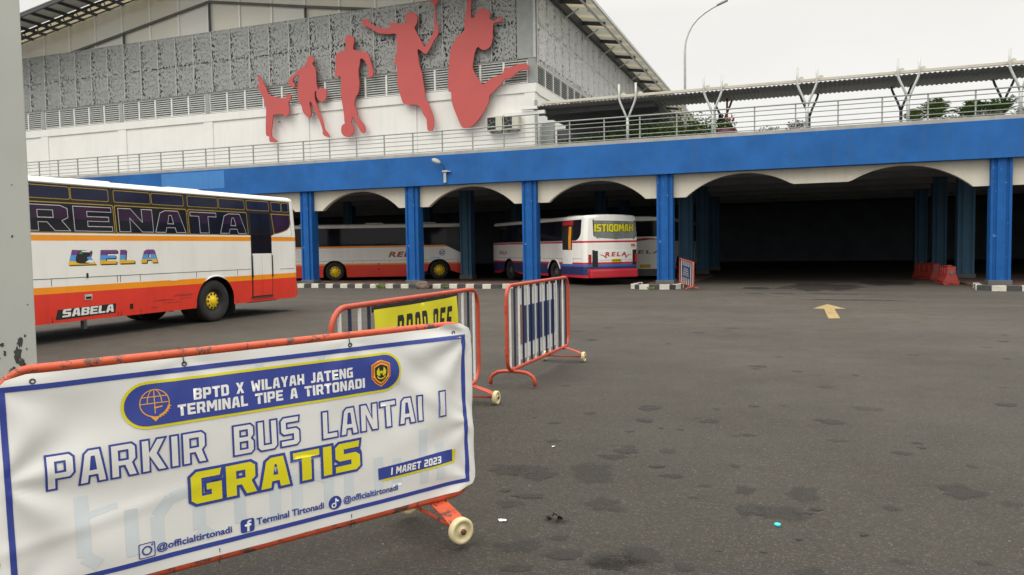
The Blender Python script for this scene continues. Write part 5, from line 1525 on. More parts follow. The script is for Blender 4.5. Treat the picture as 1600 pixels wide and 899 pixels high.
door3 = dd.build('door', [M['black'], M['bus_white']], b3_.root)
b3_.plate('door_edge', rect(1.20, 1.42, 1.46, 2.40), f3, M['bus_orange'], 0.012, door3)
b3_.strip('decal', rect(1.1, 2.0, 2.46, 2.64), -1, M['bus_crimson'], 0.012)
mm = MB(); text_into(mm, 'RELA', -8.75, -7.85, 1.24, 1.42, lambda x, z: f3(0.004)(-x, z), 0, 0.02, 0.1, 1.3); mm.build('lettering', M['print_red'], b3_.root, fix=False)
seams(b3_, -1, [1.02, 2.02, 3.6], [(0.3, 9, 1.08)], 0.32, 1.08)
m = MB(); arc = [(2.75 - 0.60 * math.cos(math.pi * i / 20), 0.45 + 0.60 * math.sin(math.pi * i / 20)) for i in range(2, 19)]
m.tube([f3(0.012)(y, z) for y, z in arc], 0.03, 6); m.build('wheel_arch_trim', M['bus_white'], b3_.root)
for y in (2.2, 5.6): b3_.hatch(y)
m = MB(); m.box(-1.0, 1.0, 9.86, 10.03, 1.3, 2.4, 0, 0.03); m.build('windscreen', M['glass'], b3_.root)

# ---- fourth bus: only a strip of its rear shows between the third bus and a column
def col4(z, y, where):
    if z < 0.5: return 2
    if 1.77 < z < 2.70 and where == 'side': return 3
    return 0
b4_ = Bus('parked_bus', 'white bus deep in the shade, half hidden behind the navy and white bus', (-6.85, 35.0, 0), 0, 10.5, [2.8, 7.8], ZS2, col4, [M['bus_white'], M['bus_orange'], M['mid_dark'], M['bus_black']], roof=2.93)
b4_.plate('rear_window', rect(-1.0, 1.0, 1.98, 2.7), b4_.rear, M['glass'], 0.006)
b4_.plate('decal', smooth_loop([(-1.0, 1.72), (0.2, 1.92), (0.95, 1.80), (0.5, 1.84), (0.1, 1.80)], 3), b4_.rear, M['bus_crimson'], 0.005)
mm = MB(); text_into(mm, 'RELA', -0.55, 0.95, 1.20, 1.36, lambda x, z: b4_.rear(0.005)(x, z), 0, 0.03, 0.1, 1.3); mm.build('lettering', M['print_brown'], b4_.root, fix=False)
b4_.plate('number_plate', rect(-0.05, 0.45, 0.55, 0.70), b4_.rear, M['plate_yellow'], 0.02)
m = MB(); m.prism(rect(-1.05, 1.05, 0.86, 0.89), b4_.rear(-0.004), b4_.rear(0.005)); m.build('panel_seam', M['bus_black'], b4_.root)
for sx in (-1, 1):
    m = MB(); m.box(sx * 1.0 - 0.09, sx * 1.0 + 0.09, -0.07, 0, 0.95, 1.3, 0, 0.01); m.build('tail_light', M['red_lens'], b4_.root)

# ================================================================== CROWD BARRIERS
def rrect(x0, x1, z0, z1, r, n=6):
    out = []
    for cx, cz, t0 in ((x1 - r, z1 - r, 0), (x0 + r, z1 - r, 90), (x0 + r, z0 + r, 180), (x1 - r, z0 + r, 270)):
        for t in range(n + 1): out.append((cx + r * math.cos(R(t0 + 90 * t / n)), cz + r * math.sin(R(t0 + 90 * t / n))))
    return out
def barrier(label, loc, rz, L, zt, zb, nbars, fm, tilt=0.0, half=0.28, foot=0.27, wheel_r=0.07, rad=0.15, tube=0.022, axle_off=0.0, wheels=True):
    t = thing('crowd_barrier', label, 'barrier', loc, rz, 'wheeled steel barriers on the yard')
    t.rotation_euler = (0, tilt, rz)
    m = MB(); m.tube([(x, 0, z) for x, z in rrect(0, L, zb, zt, rad)], tube, 10, closed=True)
    fr = m.build('frame', fm, t)
    n = nbars
    for i in range(n):
        x = 0.115 + (L - 0.23) * i / (n - 1)
        e = 0.0
        m = MB(); m.box(x - 0.013, x + 0.013, -0.008, 0.008, zb + 0.01, zt - 0.01)
        m.build('bar', M['white_bar'] if i % 2 == 0 else M['navy_bar'], t)
    m = MB(); xf = 0.16
    pts = [(xf, -foot, 0.02), (xf, -foot, zb * 0.45), (xf, -foot + 0.03, zb * 0.66), (xf, -foot + 0.09, zb * 0.84), (xf, -foot + 0.17, zb * 0.90), (xf, 0, zb * 0.90), (xf, foot - 0.17, zb * 0.90), (xf, foot - 0.09, zb * 0.84), (xf, foot - 0.03, zb * 0.66), (xf, foot, zb * 0.45), (xf, foot, 0.02)]
    m.tube(pts, tube * 0.95, 10); m.box(xf - 0.03, xf + 0.03, -0.02, 0.02, zb * 0.85, zb, 0)
    m.build('foot', fm, t)
    if wheels:
        xw = L - 0.22; ao = axle_off; w = wheel_r
        m = MB()
        for sy in (-1, 1):
            y1 = ao + sy * (half - 0.03)
            prof = [(ao, zb - 0.005), (ao + sy * (half - 0.1), zb - 0.055), (y1, zb - 0.085)]
            for (ya, za), (yb, zb_) in zip(prof, prof[1:]):
                bar(m, (xw, ya, za), (xw, yb, zb_), 0.10, 0.008)
            bar(m, (xw, y1, zb - 0.08), (xw, y1, w), 0.09, 0.008)
        m.tube([(xw, ao - half, w), (xw, ao + half, w)], 0.011, 8)
        m.box(xw - 0.035, xw + 0.02, -0.006, 0.006, zb - 0.035, zb + 0.012)
        m.build('wheel_bracket', fm, t)
        for sy in (-1, 1):
            m = MB(); c = ao + sy * (half + 0.0)
            p = [(c - 0.02, 0.012), (c - 0.02, w * 0.30), (c - 0.012, w * 0.36), (c - 0.010, w * 0.66), (c - 0.021, w * 0.72), (c - 0.021, w * 0.94), (c - 0.014, w), (c + 0.014, w), (c + 0.021, w * 0.94), (c + 0.021, w * 0.72), (c + 0.010, w * 0.66), (c + 0.012, w * 0.36), (c + 0.02, w * 0.30), (c + 0.02, 0.012)]
            m.lathe(p, 'y', 28, 0, (xw, 0, w)); wh = m.build('wheel', M['nylon'], t)
            m = MB(); m.lathe([(c - 0.032, 0.008), (c - 0.032, 0.016), (c - 0.02, 0.016), (c + 0.02, 0.016), (c + 0.032, 0.016), (c + 0.032, 0.008)], 'y', 6, 0, (xw, 0, w)); m.build('axle_nut', M['rust'], wh)
    for z in (zb + (zt - zb) * 0.25, zb + (zt - zb) * 0.75):
        m = MB(); m.box(-0.045, -0.015, -0.012, 0.012, z - 0.045, z + 0.03); m.build('hook', fm, fr)
    return t
TH1 = R(57.7)
bar1 = barrier('nearest orange barrier with chipped paint, its front fully covered by a white banner', (-2.93, 2.06, 0), TH1, 2.2, 1.142, 0.185, 13, M['orange_frame'], tilt=-R(0.9), half=0.29, axle_off=0.06, rad=0.12, tube=0.019)
bar2 = barrier('red-orange barrier carrying a yellow cloth, directly behind the white-bannered one', (-3.17, 4.66, 0), R(90), 2.69, 1.172, 0.19, 19, M['red_frame'], rad=0.19)
bar3 = barrier('red-orange barrier holding a white and navy sheet, standing alone on the open yard', (-3.07, 7.92, 0), R(90), 2.42, 1.165, 0.20, 16, M['red_frame'], rad=0.15)
bar4 = barrier('small red and white barrier beside the blue column at the dark entrance', (-3.40, 26.5, 0), R(110.4), 2.2, 0.97, 0.11, 14, M['red_frame'], tilt=-R(3.0), foot=0.22, rad=0.10, wheels=False)

# ---- white banner
ban = thing('banner', 'white vinyl banner with blue border and large outlined lettering, tied to the nearest barrier', 'banner', (-2.93, 2.06, 0), TH1)
ban.rotation_euler = (0, -R(0.9), TH1)
FOLDS = [(-0.02, 0.70, 7, 0.020, 0.42, 0.6), (-0.02, 1.08, 6, 0.012, 0.30, 1.0), (2.20, 1.08, 8, 0.022, 0.45, 0.3), (2.22, 0.60, 8, 0.013, 0.24, 2.0), (2.19, 0.26, 7, 0.016, 0.3, 1.1), (0.0, 0.24, 6, 0.010, 0.35, 0.2), (0.69, 1.12, 6, 0.010, 0.22, 0.5), (1.48, 1.12, 6, 0.010, 0.22, 0.9)]
def disp(x, z):
    d = 0.010 * math.sin(math.pi * (z - 0.2) / 0.93) * math.sin(math.pi * min(1, max(0, x / 2.2)))
    for fx, fz, k, a, L, ph in FOLDS:
        dx, dz = x - fx, z - fz; r_ = math.hypot(dx, dz)
        d += 0.85 * a * math.exp(-r_ / L) * (r_ * r_ / (r_ * r_ + 0.012)) * math.sin(k * math.atan2(dz, dx) + ph)
    d += 0.007 * math.exp(-((x * 0.75 + z - 2.20) / 0.045) ** 2) * max(0, min(1, (x - 1.55) / 0.3))
    d -= 0.006 * math.exp(-((x * 0.75 + z - 2.32) / 0.05) ** 2) * max(0, min(1, (x - 1.6) / 0.3))
    d += 0.005 * math.exp(-((z - 0.43 - 0.16 * x) / 0.03) ** 2) * max(0, min(1, (1.0 - x) / 0.5))
    d += 0.006 * noise.noise((x * 2.2, z * 2.2, 0)) + 0.0022 * noise.noise((x * 8, z * 8, 4))
    return d
def conform(b, layer, step=0.018):
    xs_ = [v.co.x for v in b.verts]; zs_ = [v.co.z for v in b.verts]
    for ax, lo_, hi in ((0, min(xs_), max(xs_)), (2, min(zs_), max(zs_))):
        q = math.ceil(lo_ / step) * step
        while q < hi:
            co = [0, 0, 0]; no = [0, 0, 0]; co[ax] = q; no[ax] = 1
            bmesh.ops.bisect_plane(b, geom=list(b.verts) + list(b.edges) + list(b.faces), plane_co=co, plane_no=no)
            q += step
    for v in b.verts:
        x, z = v.co.x, v.co.z
        back = 0.05 * max(0, -x / 0.04) ** 2 + (0.05 * ((x - 2.2) / 0.036) ** 2 if x > 2.2 else 0)
        v.co = Vector((x, -0.034 - disp(x, z) - 0.0018 * layer + back, z))
    for f in b.faces:
        f.smooth = True
flat = lambda x, z: (x, 0, z)
def print_layer(name, mats, items, layer, parent):
    m = MB()
    for loops, mi in items: m.polys(loops, flat, mi)
    bmesh.ops.remove_doubles(m.bm, verts=list(m.bm.verts), dist=1e-5)
    conform(m.bm, layer)
    for f in m.bm.faces:
        if f.normal.y > 0: f.normal_flip()
    return m.build(name, mats, parent, fix=False)
sheet_loop = [(2.0, 1.134), (1.4, 1.130), (0.69, 1.128), (0.10, 1.128), (0.03, 1.11), (-0.02, 1.06), (-0.04, 1.0), (-0.04, 0.30), (-0.02, 0.22), (0.05, 0.203), (1.0, 0.202), (2.10, 0.207), (2.19, 0.235), (2.232, 0.30), (2.236, 0.6), (2.230, 0.98), (2.222, 1.07), (2.195, 1.12), (2.14, 1.149), (2.05, 1.150)]
sheet = print_layer('sheet', M['banner'], [([sheet_loop], 0)], 0, ban)
bord = [rect(0.005, 2.170, 0.250, 1.085), rect(0.027, 2.146, 0.272, 1.063)[::-1]]
print_layer('border', M['print_navy'], [(bord, 0)], 1, ban)
# pale repeated place name behind the main lettering
wm = []
def stroke(pts, w):
    for (x0, z0), (x1, z1) in zip(pts, pts[1:]):
        d = Vector((x1 - x0, z1 - z0)).normalized() * (w / 2); n_ = Vector((-d.y, d.x))
        wm.append(([[(x0 + n_.x, z0 + n_.y), (x0 - n_.x, z0 - n_.y), (x1 - n_.x, z1 - n_.y), (x1 + n_.x, z1 + n_.y)]], 0))
def wmark(x, z, h, word='tirtonadi'):
    w = h * 0.55; t_ = h * 0.17
    for ch in word:
        if ch == 't': stroke([(x, z + h), (x, z + 0.16 * h), (x + 0.32 * w, z)], t_); stroke([(x + t_ * .5, z + 0.72 * h), (x + 0.8 * w, z + 0.78 * h)], t_ * 0.5); x += w * 1.1
        elif ch == 'i': stroke([(x, z), (x, z + 0.68 * h)], t_); x += w * 0.62
        elif ch == 'r': stroke([(x, z), (x, z + 0.5 * h), (x + 0.35 * w, z + 0.72 * h), (x + 0.75 * w, z + 0.76 * h)], t_); x += w * 1.05
        elif ch == 'o' or ch == 'a': stroke([(x, z + 0.1 * h), (x, z + 0.6 * h)], t_); stroke([(x + t_ * .5, z + 0.05 * h), (x + w - t_ * .5, z + 0.05 * h)], t_ * 0.7); stroke([(x + w, z), (x + w, z + 0.66 * h)], t_); x += w * 1.65
        elif ch == 'n': stroke([(x, z), (x, z + 0.68 * h)], t_); stroke([(x + w, z), (x + w, z + 0.5 * h), (x + t_ * .6, z + 0.68 * h)], t_); x += w * 1.65
        elif ch == 'd': stroke([(x, z + 0.08 * h), (x, z + 0.58 * h)], t_); stroke([(x + w, z), (x + w, z + h)], t_); x += w * 1.65
wmark(0.26, 0.30, 0.30)
wmark(1.02, 0.86, 0.20, 'tirton')
wm1 = print_layer('watermark', M['watermark'], wm, 0.6, ban)
# pill with two lines of text
def pill(x0, x1, z0, z1):
    r_ = (z1 - z0) / 2
    return [(x1 - r_ + r_ * math.cos(R(t)), (z0 + z1) / 2 + r_ * math.sin(R(t))) for t in range(-90, 91, 12)] + [(x0 + r_ + r_ * math.cos(R(t)), (z0 + z1) / 2 + r_ * math.sin(R(t))) for t in range(90, 271, 12)]
pl = print_layer('title_panel', [M['print_yellow'], M['print_navy']], [([pill(0.428, 1.762, 0.836, 1.040)], 0)], 1.6, ban)
print_layer('panel_field', M['print_navy'], [([pill(0.440, 1.750, 0.848, 1.028)], 0)], 2.4, pl)
it = [(lp, 0) for lp in block_words('BPTD X WILAYAH JATENG', 0.72, 1.485, 0.934, 0.984, gap=0.7, word=4.2)]
it += [(lp, 0) for lp in block_words('TERMINAL TIPE A TIRTONADI', 0.65, 1.549, 0.872, 0.922, gap=0.7, word=4.2)]
print_layer('lettering', M['print_white'], it, 3.3, pl)
# winged-globe emblem and shield
gl = []
gx, gz, gr = 0.559, 0.944, 0.060
def ringp(cx, cz, rx, rz_, w, t0=0, t1=360, n=28):
    a = [(cx + rx * math.cos(R(t0 + (t1 - t0) * k / n)), cz + rz_ * math.sin(R(t0 + (t1 - t0) * k / n))) for k in range(n + 1)]
    b = [(cx + (rx - w) * math.cos(R(t0 + (t1 - t0) * k / n)), cz + (rz_ - w) * math.sin(R(t0 + (t1 - t0) * k / n))) for k in range(n + 1)]
    return [([[a[k], a[k + 1], b[k + 1], b[k]]], 0) for k in range(n)]
gl += ringp(gx, gz, gr, gr, 0.004, -20, 200)
gl += ringp(gx, gz, gr * 0.5, gr, 0.0035, 0, 180)
gl += ringp(gx, gz, gr * 1.0, gr, 0.0045, 200, 262)
gl += ringp(gx, gz, gr * 1.05, gr * 1.05, 0.009, 285, 345)
for k in range(6):
    t = R(285 + 11 * k); gl.append(([[(gx + gr * 1.05 * math.cos(t), gz + gr * 1.05 * math.sin(t)), (gx + gr * 1.05 * math.cos(t + .11), gz + gr * 1.05 * math.sin(t + .11)), (gx + gr * 1.16 * math.cos(t + .06), gz + gr * 1.16 * math.sin(t + .06))]], 0))
for dz, hw_ in ((0.0, gr), (0.028, gr * 0.88)):
    gl.append(([rect(gx - hw_, gx + hw_, gz + dz - 0.0018, gz + dz + 0.0018)], 0))
gl.append(([rect(gx - 0.0018, gx + 0.0018, gz - 0.045, gz + gr)], 0))
gl.append(([[(gx - 0.02, gz - gr * 0.96), (gx + 0.02, gz - gr * 0.96), (gx, gz - gr * 1.32)]], 0))
gl.append(([[(gx - 0.004, gz - 0.018), (gx + 0.030, gz - 0.014), (gx + 0.03, gz - 0.019), (gx - 0.002, gz - 0.024)]], 0))
print_layer('globe_emblem', M['print_gold'], gl, 3.3, pl)
sx_, sz_ = 1.640, 0.938
def shield(k): return [(sx_ - 0.054 * k, sz_ + 0.045 * k), (sx_ - 0.02 * k, sz_ + 0.060 * k), (sx_, sz_ + 0.066 * k), (sx_ + 0.02 * k, sz_ + 0.060 * k), (sx_ + 0.054 * k, sz_ + 0.045 * k), (sx_ + 0.054 * k, sz_ - 0.025 * k), (sx_ + 0.03 * k, sz_ - 0.055 * k), (sx_, sz_ - 0.074 * k), (sx_ - 0.03 * k, sz_ - 0.055 * k), (sx_ - 0.054 * k, sz_ - 0.025 * k)][::-1]
sh = print_layer('shield_emblem', M['print_gold'], [([shield(1.0)], 0)], 3.3, pl)
print_layer('shield_rim', M['print_red'], [([shield(0.90)], 0)], 4.0, sh)
print_layer('shield_band', M['print_gold'], [([shield(0.80)], 0)], 4.7, sh)
print_layer('shield_field', M['print_black'], [([shield(0.66)], 0)], 5.4, sh)
sf = []
for sg in (-1, 1):
    sf.append(([[(sx_ + sg * 0.006, sz_ - 0.012), (sx_ + sg * 0.014, sz_ + 0.030), (sx_ + sg * 0.027, sz_ + 0.012), (sx_ + sg * 0.026, sz_ - 0.008), (sx_ + sg * 0.012, sz_ - 0.016)]], 0))
sf += ringp(sx_, sz_ - 0.008, 0.027, 0.026, 0.006, 200, 340, 12)
sf.append(([circle(sx_, sz_ + 0.004, 0.008, 10)], 0))
print_layer('shield_figure', M['print_yellow'], sf, 6.1, sh)
# headline: blue outlined white letters
hl = [('PARKIR', 0.14, 0.768, 0.645, 0.795), ('BUS', 0.876, 1.20, 0.643, 0.792), ('LANTAI', 1.305, 1.885, 0.642, 0.789), ('1', 1.980, 2.030, 0.646, 0.794)]
out_, fil = [], []
for w_, a, b, c, d in hl:
    out_ += [(lp, 0) for lp in block_words(w_, a + 0.004, b - 0.004, c + 0.004, d - 0.004, gap=0.75, grow=0.004)]
    fil += [(lp, 0) for lp in block_words(w_, a + 0.004, b - 0.004, c + 0.004, d - 0.004, gap=0.75, grow=-0.0045)]
hd = print_layer('lettering', M['print_navy'], out_, 1.8, ban)
print_layer('letter_fill', M['banner'], fil, 2.7, hd)
go = [(lp, 0) for lp in block_words('GRATIS', 0.688, 1.505, 0.464, 0.608, gap=0.75, grow=0.013)]
gf = [(lp, 0) for lp in block_words('GRATIS', 0.688, 1.505, 0.464, 0.608, gap=0.75)]
gg = print_layer('lettering', M['print_navy'], go, 2.2, ban)
print_layer('letter_fill', M['print_yellow'], gf, 3.0, gg)
# date box and social handles
db = print_layer('date_box', M['print_yellow'], [([[(1.625, 0.366), (2.084, 0.374), (2.084, 0.452), (1.62, 0.43)]], 0)], 1.2, ban)
print_layer('box_field', M['print_navy'], [([[(1.606, 0.378), (2.066, 0.386), (2.063, 0.454), (1.605, 0.440)]], 0)], 2.0, db)
def print_text(s_, x0, x1, z0, z1, mt_, layer, parent, bold=0.02, shear=0.0, space=1.0):
    m = MB(); text_into(m, s_, x0, x1, z0, z1, flat, 0, bold, shear, space)
    conform(m.bm, layer)
    for f in m.bm.faces:
        if f.normal.y > 0: f.normal_flip()
    return m.build('lettering', M[mt_], parent, fix=False)
print_layer('lettering', M['print_white'], [(lp, 0) for lp in block_words('1 MARET 2023', 1.676, 1.988, 0.392, 0.430, gap=0.8, shear=0.1)], 2.9, db)
print_text('@officialtirtonadi', 0.535, 0.857, 0.286, 0.328, 'print_navy', 2.2, ban, 0.026)
print_text('Terminal Tirtonadi', 0.970, 1.304, 0.301, 0.334, 'print_navy', 2.2, ban, 0.026)
print_text('@officialtirtonadi', 1.408, 1.718, 0.293, 0.336, 'print_navy', 2.4, ban, 0.024)
ic = []
ic.append(([rrect(0.462, 0.529, 0.276, 0.343, 0.006, 2), rrect(0.466, 0.525, 0.280, 0.339, 0.005, 2)[::-1]], 0))
ic.append(([circle(0.4955, 0.3085, 0.021, 20), circle(0.4955, 0.3085, 0.0145, 20)[::-1]], 0))
ic.append(([circle(0.517, 0.331, 0.0045, 10)], 0))
ic.append(([rrect(0.896, 0.960, 0.277, 0.341, 0.012, 4)], 0))
ic.append(([circle(1.364, 0.315, 0.035, 24)], 0))
io = print_layer('social_icon', M['print_navy'], ic, 1.4, ban)
fl_ = [(0.925, 0.280), (0.925, 0.307), (0.915, 0.307), (0.915, 0.317), (0.925, 0.317), (0.925, 0.326), (0.932, 0.334), (0.945, 0.334), (0.945, 0.325), (0.938, 0.325), (0.936, 0.322), (0.936, 0.317), (0.945, 0.317), (0.944, 0.307), (0.936, 0.307), (0.936, 0.280)]
tk = [([rect(1.364, 1.370, 0.304, 0.338)], 0), ([circle(1.357, 0.303, 0.0135, 16), circle(1.357, 0.303, 0.007, 16)[::-1]], 0), ([[(1.370, 0.338), (1.374, 0.330), (1.383, 0.325), (1.383, 0.318), (1.375, 0.320), (1.370, 0.324)]], 0)]
print_layer('icon_glyph', M['print_white'], [([fl_[::-1]], 0)] + tk, 2.2, io)
m = MB()
for gx_, in ((0.69,), (1.48,), (2.10,), (0.12,)):
    z_ = 1.098
    m.tube([(gx_ + 0.009 * math.cos(t), -0.034 - disp(gx_, z_), z_ + 0.009 * math.sin(t)) for t in [2 * math.pi * k / 12 for k in range(12)]], 0.0035, 6, closed=True)
gm = m.build('grommet', M['dark_metal'], ban)
m = MB()
for gx_ in (0.69, 1.48):
    m.tube([(gx_, -0.036 - disp(gx_, 1.1), 1.098), (gx_ - 0.004, -0.040, 1.125), (gx_ + 0.003, -0.026, 1.160), (gx_ - 0.01, 0.0, 1.168), (gx_ - 0.02, -0.02, 1.172)], 0.0022, 5)
for gx_ in (0.798, 1.45):
    m.tube([(gx_, -0.036, 0.235), (gx_ + 0.003, -0.03, 0.20), (gx_, -0.024, 0.165), (gx_, 0.0, 0.160)], 0.0022, 5)
m.build('wire_tie', M['dark_metal'], ban)

# ---- yellow cloth on the second barrier
yc = thing('cloth_sign', 'yellow cloth sign with black slanting letters tied inside the second barrier', 'sign', (-3.17, 4.85, 0), R(90))
def ydisp(x, z): return 0.010 * noise.noise((x * 3, z * 3, 9)) + 0.006 * math.sin(11 * (x * 0.8 + z))
def yprint(name, items, mt_, layer, parent):
    m = MB()
    for lp in items: m.polys(lp, flat)
    b = m.bm
    xs_ = [v.co.x for v in b.verts]; zs_ = [v.co.z for v in b.verts]
    for ax, lo_, hi in ((0, min(xs_), max(xs_)), (2, min(zs_), max(zs_))):
        q = math.ceil(lo_ / 0.04) * 0.04
        while q < hi:
            co = [0, 0, 0]; no = [0, 0, 0]; co[ax] = q; no[ax] = 1
            bmesh.ops.bisect_plane(b, geom=list(b.verts) + list(b.edges) + list(b.faces), plane_co=co, plane_no=no); q += 0.04
    for v in b.verts: v.co.y = -0.032 - ydisp(v.co.x, v.co.z) - 0.0018 * layer
    for f in b.faces: f.smooth = True
    return m.build(name, M[mt_], parent, fix=False)
ysheet = yprint('sheet', [[[(0.36, 0.42), (1.93, 0.42), (1.92, 1.132), (1.2, 1.118), (0.36, 1.122)]]], 'yellow_cloth', 0, yc)
yprint('lettering', block_words('DROP', 0.74, 1.28, 0.80, 1.045, gap=2.0) + block_words('OFF', 1.40, 1.78, 0.80, 1.045, gap=2.0), 'print_black', 1, yc)
yprint('arrow', [[[(0.60, 0.68), (0.74, 0.82), (0.74, 0.72), (1.5, 0.68), (1.5, 0.60), (0.74, 0.63), (0.74, 0.54)]]], 'print_black', 1, yc)
m = MB(); m.box(0.36, 1.96, -0.012, -0.009, 1.10, 1.150); m.box(1.932, 1.962, -0.014, -0.0095, 0.6, 1.12); m.build('black_edging', M['print_black'], yc)

# ---- sheet on the third barrier
ps = thing('sheet_sign', 'white sheet with a navy panel slotted behind the bars of the third barrier', 'sign', (-3.07, 7.92, 0), R(90))
m = MB(); m.box(0.46, 1.86, 0.010, 0.014, 0.27, 1.11); m.build('sheet', M['paper'], ps)
m = MB(); m.box(0.56, 1.79, 0.004, 0.0095, 0.45, 0.90); pn = m.build('navy_panel', M['sign_blue'], ps)
m = MB()
for k in range(7): m.box(1.715, 1.745, 0.001, 0.0035, 0.60 + 0.035 * k, 0.624 + 0.035 * k)
m.build('lettering', M['print_white'], pn)
m = MB(); m.box(0.47, 0.56, 0.004, 0.009, 0.45, 0.92); m.build('brown_strip', M['faded_brown'], ps)
# ---- sign on the small barrier
ss = thing('small_sign', 'small navy sign with pale writing fixed to the barrier by the dark entrance', 'sign', (-3.40, 26.5, 0), R(110.4))
ss.rotation_euler = (0, -R(3.0), R(110.4))
m = MB(); m.box(0.5, 1.75, 0.012, 0.022, 0.36, 0.76); m.build('board', M['sign_blue'], ss)
m = MB()
for k in range(4): m.box(0.62 + 0.05 * k, 1.62 - 0.06 * k, 0.0225, 0.025, 0.43 + 0.075 * k, 0.455 + 0.075 * k)
m.build('lettering', M['pale_grey_metal'], ss)

# ================================================================== GREY PILLAR AT THE LEFT
pil = thing('steel_pillar', 'tall pale grey steel pillar with peeling paint at the left edge', 'pillar', (-3.9, 2.95, 0), R(53.0))
m = MB(); m.box(-0.95, 0, 0, 0.5, 0, 4.6, 0, 0.006); m.build('casing', M['pillar'], pil)
m = MB(); r = random.Random(5)
def blob(cx, cz, rx, rz_, n=18):
    return [(cx + rx * r.uniform(0.45, 1.15) * math.cos(2 * math.pi * k / n), cz + rz_ * r.uniform(0.45, 1.15) * math.sin(2 * math.pi * k / n)) for k in range(n)]
for cx, cz, rx, rz_ in [(-0.075, 1.13, 0.016, 0.035), (-0.085, 1.065, 0.022, 0.055), (-0.07, 1.01, 0.018, 0.03), (-0.155, 1.12, 0.014, 0.012), (-0.145, 1.075, 0.008, 0.016), (-0.05, 1.16, 0.006, 0.012), (-0.03, 1.33, 0.004, 0.006), (-0.085, 1.70, 0.006, 0.009), (-0.14, 1.90, 0.006, 0.006), (-0.075, 1.975, 0.004, 0.004), (-0.17, 1.05, 0.007, 0.007), (-0.11, 0.98, 0.02, 0.02), (-0.06, 1.0, 0.008, 0.05), (-0.19, 1.36, 0.003, 0.004), (-0.045, 1.09, 0.005, 0.008)]:
    m.polys([blob(cx, cz, rx, rz_)], lambda x, z: (x, -0.0012, z))
m.build('peeled_patch', M['peel'], pil, fix=False)
m = MB(); m.box(-1.05, 0.10, -0.10, 0.60, 0, 0.06); m.build('base_plate', M['concrete'], pil)

# ================================================================== WATER BARRIERS, BOULDER, WEEDS, LITTER
def water_barrier(label, loc, rz, L, hgt, w):
    t = thing('water_barrier', label, 'barrier', loc, rz, 'plastic road barriers')
    m = MB()
    prof = [(-w / 2, 0), (w / 2, 0), (w / 2, 0.12 * hgt / 0.66), (w * 0.30, 0.34 * hgt / 0.66), (w * 0.26, hgt), (-w * 0.26, hgt), (-w * 0.30, 0.34 * hgt / 0.66), (-w / 2, 0.12 * hgt / 0.66)]
    m.prism(prof, lambda x, z: (x, 0, z), lambda x, z: (x, L, z))
    bmesh.ops.bevel(m.bm, geom=list(m.bm.edges), offset=0.02, segments=2, affect='EDGES')
    for k in range(1, 4):
        m.box(-w * 0.33, w * 0.33, L * k / 4 - 0.05, L * k / 4 + 0.05, 0.08, hgt * 0.9, 0, 0.02)
    m.build('shell', M['water_red'], t)
    m = MB(); m.lathe([(-0.015, 0.07), (-0.012, 0.075), (0.01, 0.075)], 'y', 14, 0, (0.0, 0, hgt * 0.68)); m.build('drain_cap', M['mid_dark'], t)
    m = MB(); m.box(-w * 0.15, w * 0.15, L * 0.2, L * 0.4, hgt, hgt + 0.03, 0, 0.01); m.build('filler_cap', M['water_red'], t)
water_barrier('orange-red plastic barrier standing end-on at the entrance, front one of the two', (5.0, 30.55, 0), R(2), 1.4, 0.67, 0.52)
water_barrier('orange-red plastic barrier deeper in the shade, behind the front one', (5.10, 34.4, 0), R(17), 1.6, 0.67, 0.46)

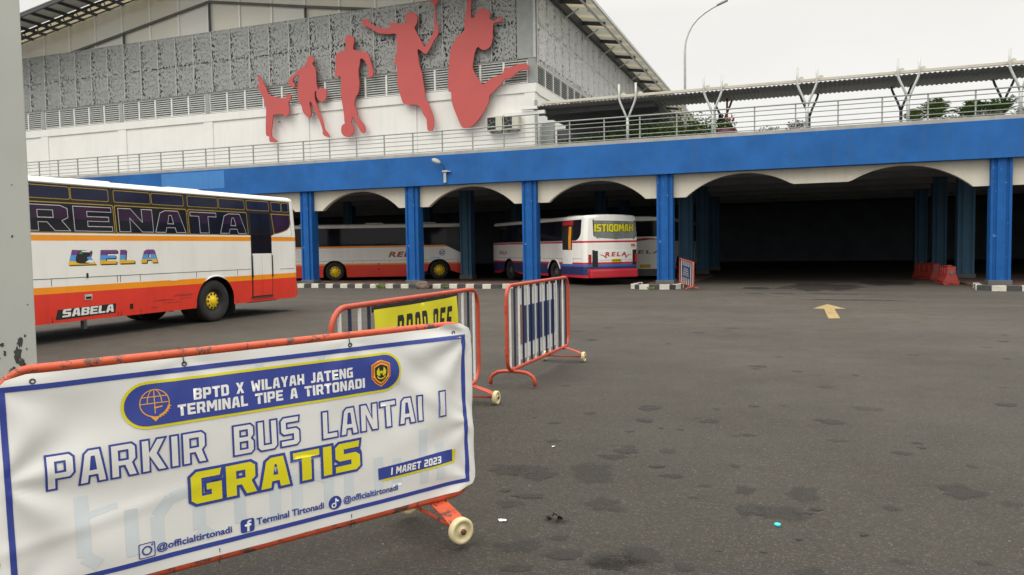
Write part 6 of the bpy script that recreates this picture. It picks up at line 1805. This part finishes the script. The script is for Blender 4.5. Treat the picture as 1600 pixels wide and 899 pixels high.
bo = MB(); b_ = bmesh.new(); bmesh.ops.create_icosphere(b_, subdivisions=4, radius=1)
for v in b_.verts:
    n_ = 1 + 0.22 * noise.noise(v.co * 1.3) + 0.07 * noise.noise(v.co * 4)
    q = v.co * n_
    v.co = Vector((math.copysign(abs(q.x) ** 0.8, q.x) * 0.29, q.y * 0.22, max(-0.5, q.z) * 0.21 + 0.1))
bo.merge(b_, 0, None, True)
tag(bo.build('boulder', M['boulder'], loc=(-14.0, 27.0, 0)), 'brown boulder lying against the striped kerb', 'rock')
def weed(x, y, s_, lab, seed):
    m = MB(); rr = random.Random(seed)
    for i in range(60):
        a = rr.uniform(0, 6.28); l = s_ * rr.uniform(0.5, 1.1); b = Vector((rr.gauss(0, s_ * 0.3), rr.gauss(0, s_ * 0.15), 0))
        d = Vector((math.cos(a) * 0.5, math.sin(a) * 0.5, 1)).normalized(); sd = Vector((-math.sin(a), math.cos(a), 0)) * 0.012
        m.face([b - sd, b + sd, b + d * l * 0.6 + sd * 0.7, b + d * l + Vector((math.cos(a), math.sin(a), -0.3)) * l * 0.25], rr.randrange(2))
    tag(m.build('weed', [M['leaf'], M['leaf_pale']], loc=(x, y, 0), fix=False), lab, 'weed', 'weeds along the kerb')
weed(-16.0, 27.05, 0.24, 'green weed tuft growing from the striped kerb, left of the boulder', 1)
weed(-13.05, 27.08, 0.17, 'small green weed tuft right of the boulder at the striped kerb', 2)
weed(-4.95, 26.95, 0.14, 'low weed patch at the kerb end in front of the column by the dark entrance', 3)
m = MB(); m.lathe([(0.0, 0.001), (0.0, 0.018), (0.012, 0.018), (0.014, 0.015), (0.014, 0.001)], 'z', 16)
tag(m.build('bottle_cap', M['cyan'], loc=(-0.113, 4.481, 0.001)), 'tiny cyan bottle cap lying on the asphalt', 'litter')
def scrap(x, y, s_, rz_, gm, lab, seed):
    r_ = random.Random(seed); m = MB(); n = 5
    vs = [[m.bm.verts.new(((i / n - .5) * s_ + r_.uniform(-.1, .1) * s_, (j / n - .5) * s_ * 0.6 + r_.uniform(-.1, .1) * s_, 0.003 + r_.uniform(0, 0.22) * s_)) for i in range(n + 1)] for j in range(n + 1)]
    for i in range(n):
        for j in range(n): m.bm.faces.new((vs[j][i], vs[j][i + 1], vs[j + 1][i + 1], vs[j + 1][i]))
    o = m.build('paper_scrap', gm, loc=(x, y, 0.001), fix=False); o.rotation_euler = (0, 0, rz_)
    tag(o, lab, 'litter')
scrap(-1.619, 4.061, 0.045, 0.4, M['print_white'], 'small crumpled white paper scrap on the asphalt close to the nearest barrier wheel', 1)
scrap(-1.838, 5.721, 0.028, 1.1, M['print_white'], 'tiny white paper scrap on the asphalt beyond the dry leaf', 2)
m = MB(); leaves(m, (0, 0, 0.02), (0.05, 0.03, 0.015), 14, 0.05, 1, 77, 0)
tag(m.build('dry_leaf', M['litter'], loc=(-1.332, 4.177, 0.002), fix=False), 'crumpled dark dry leaf on the asphalt near the nearest barrier wheel', 'litter')
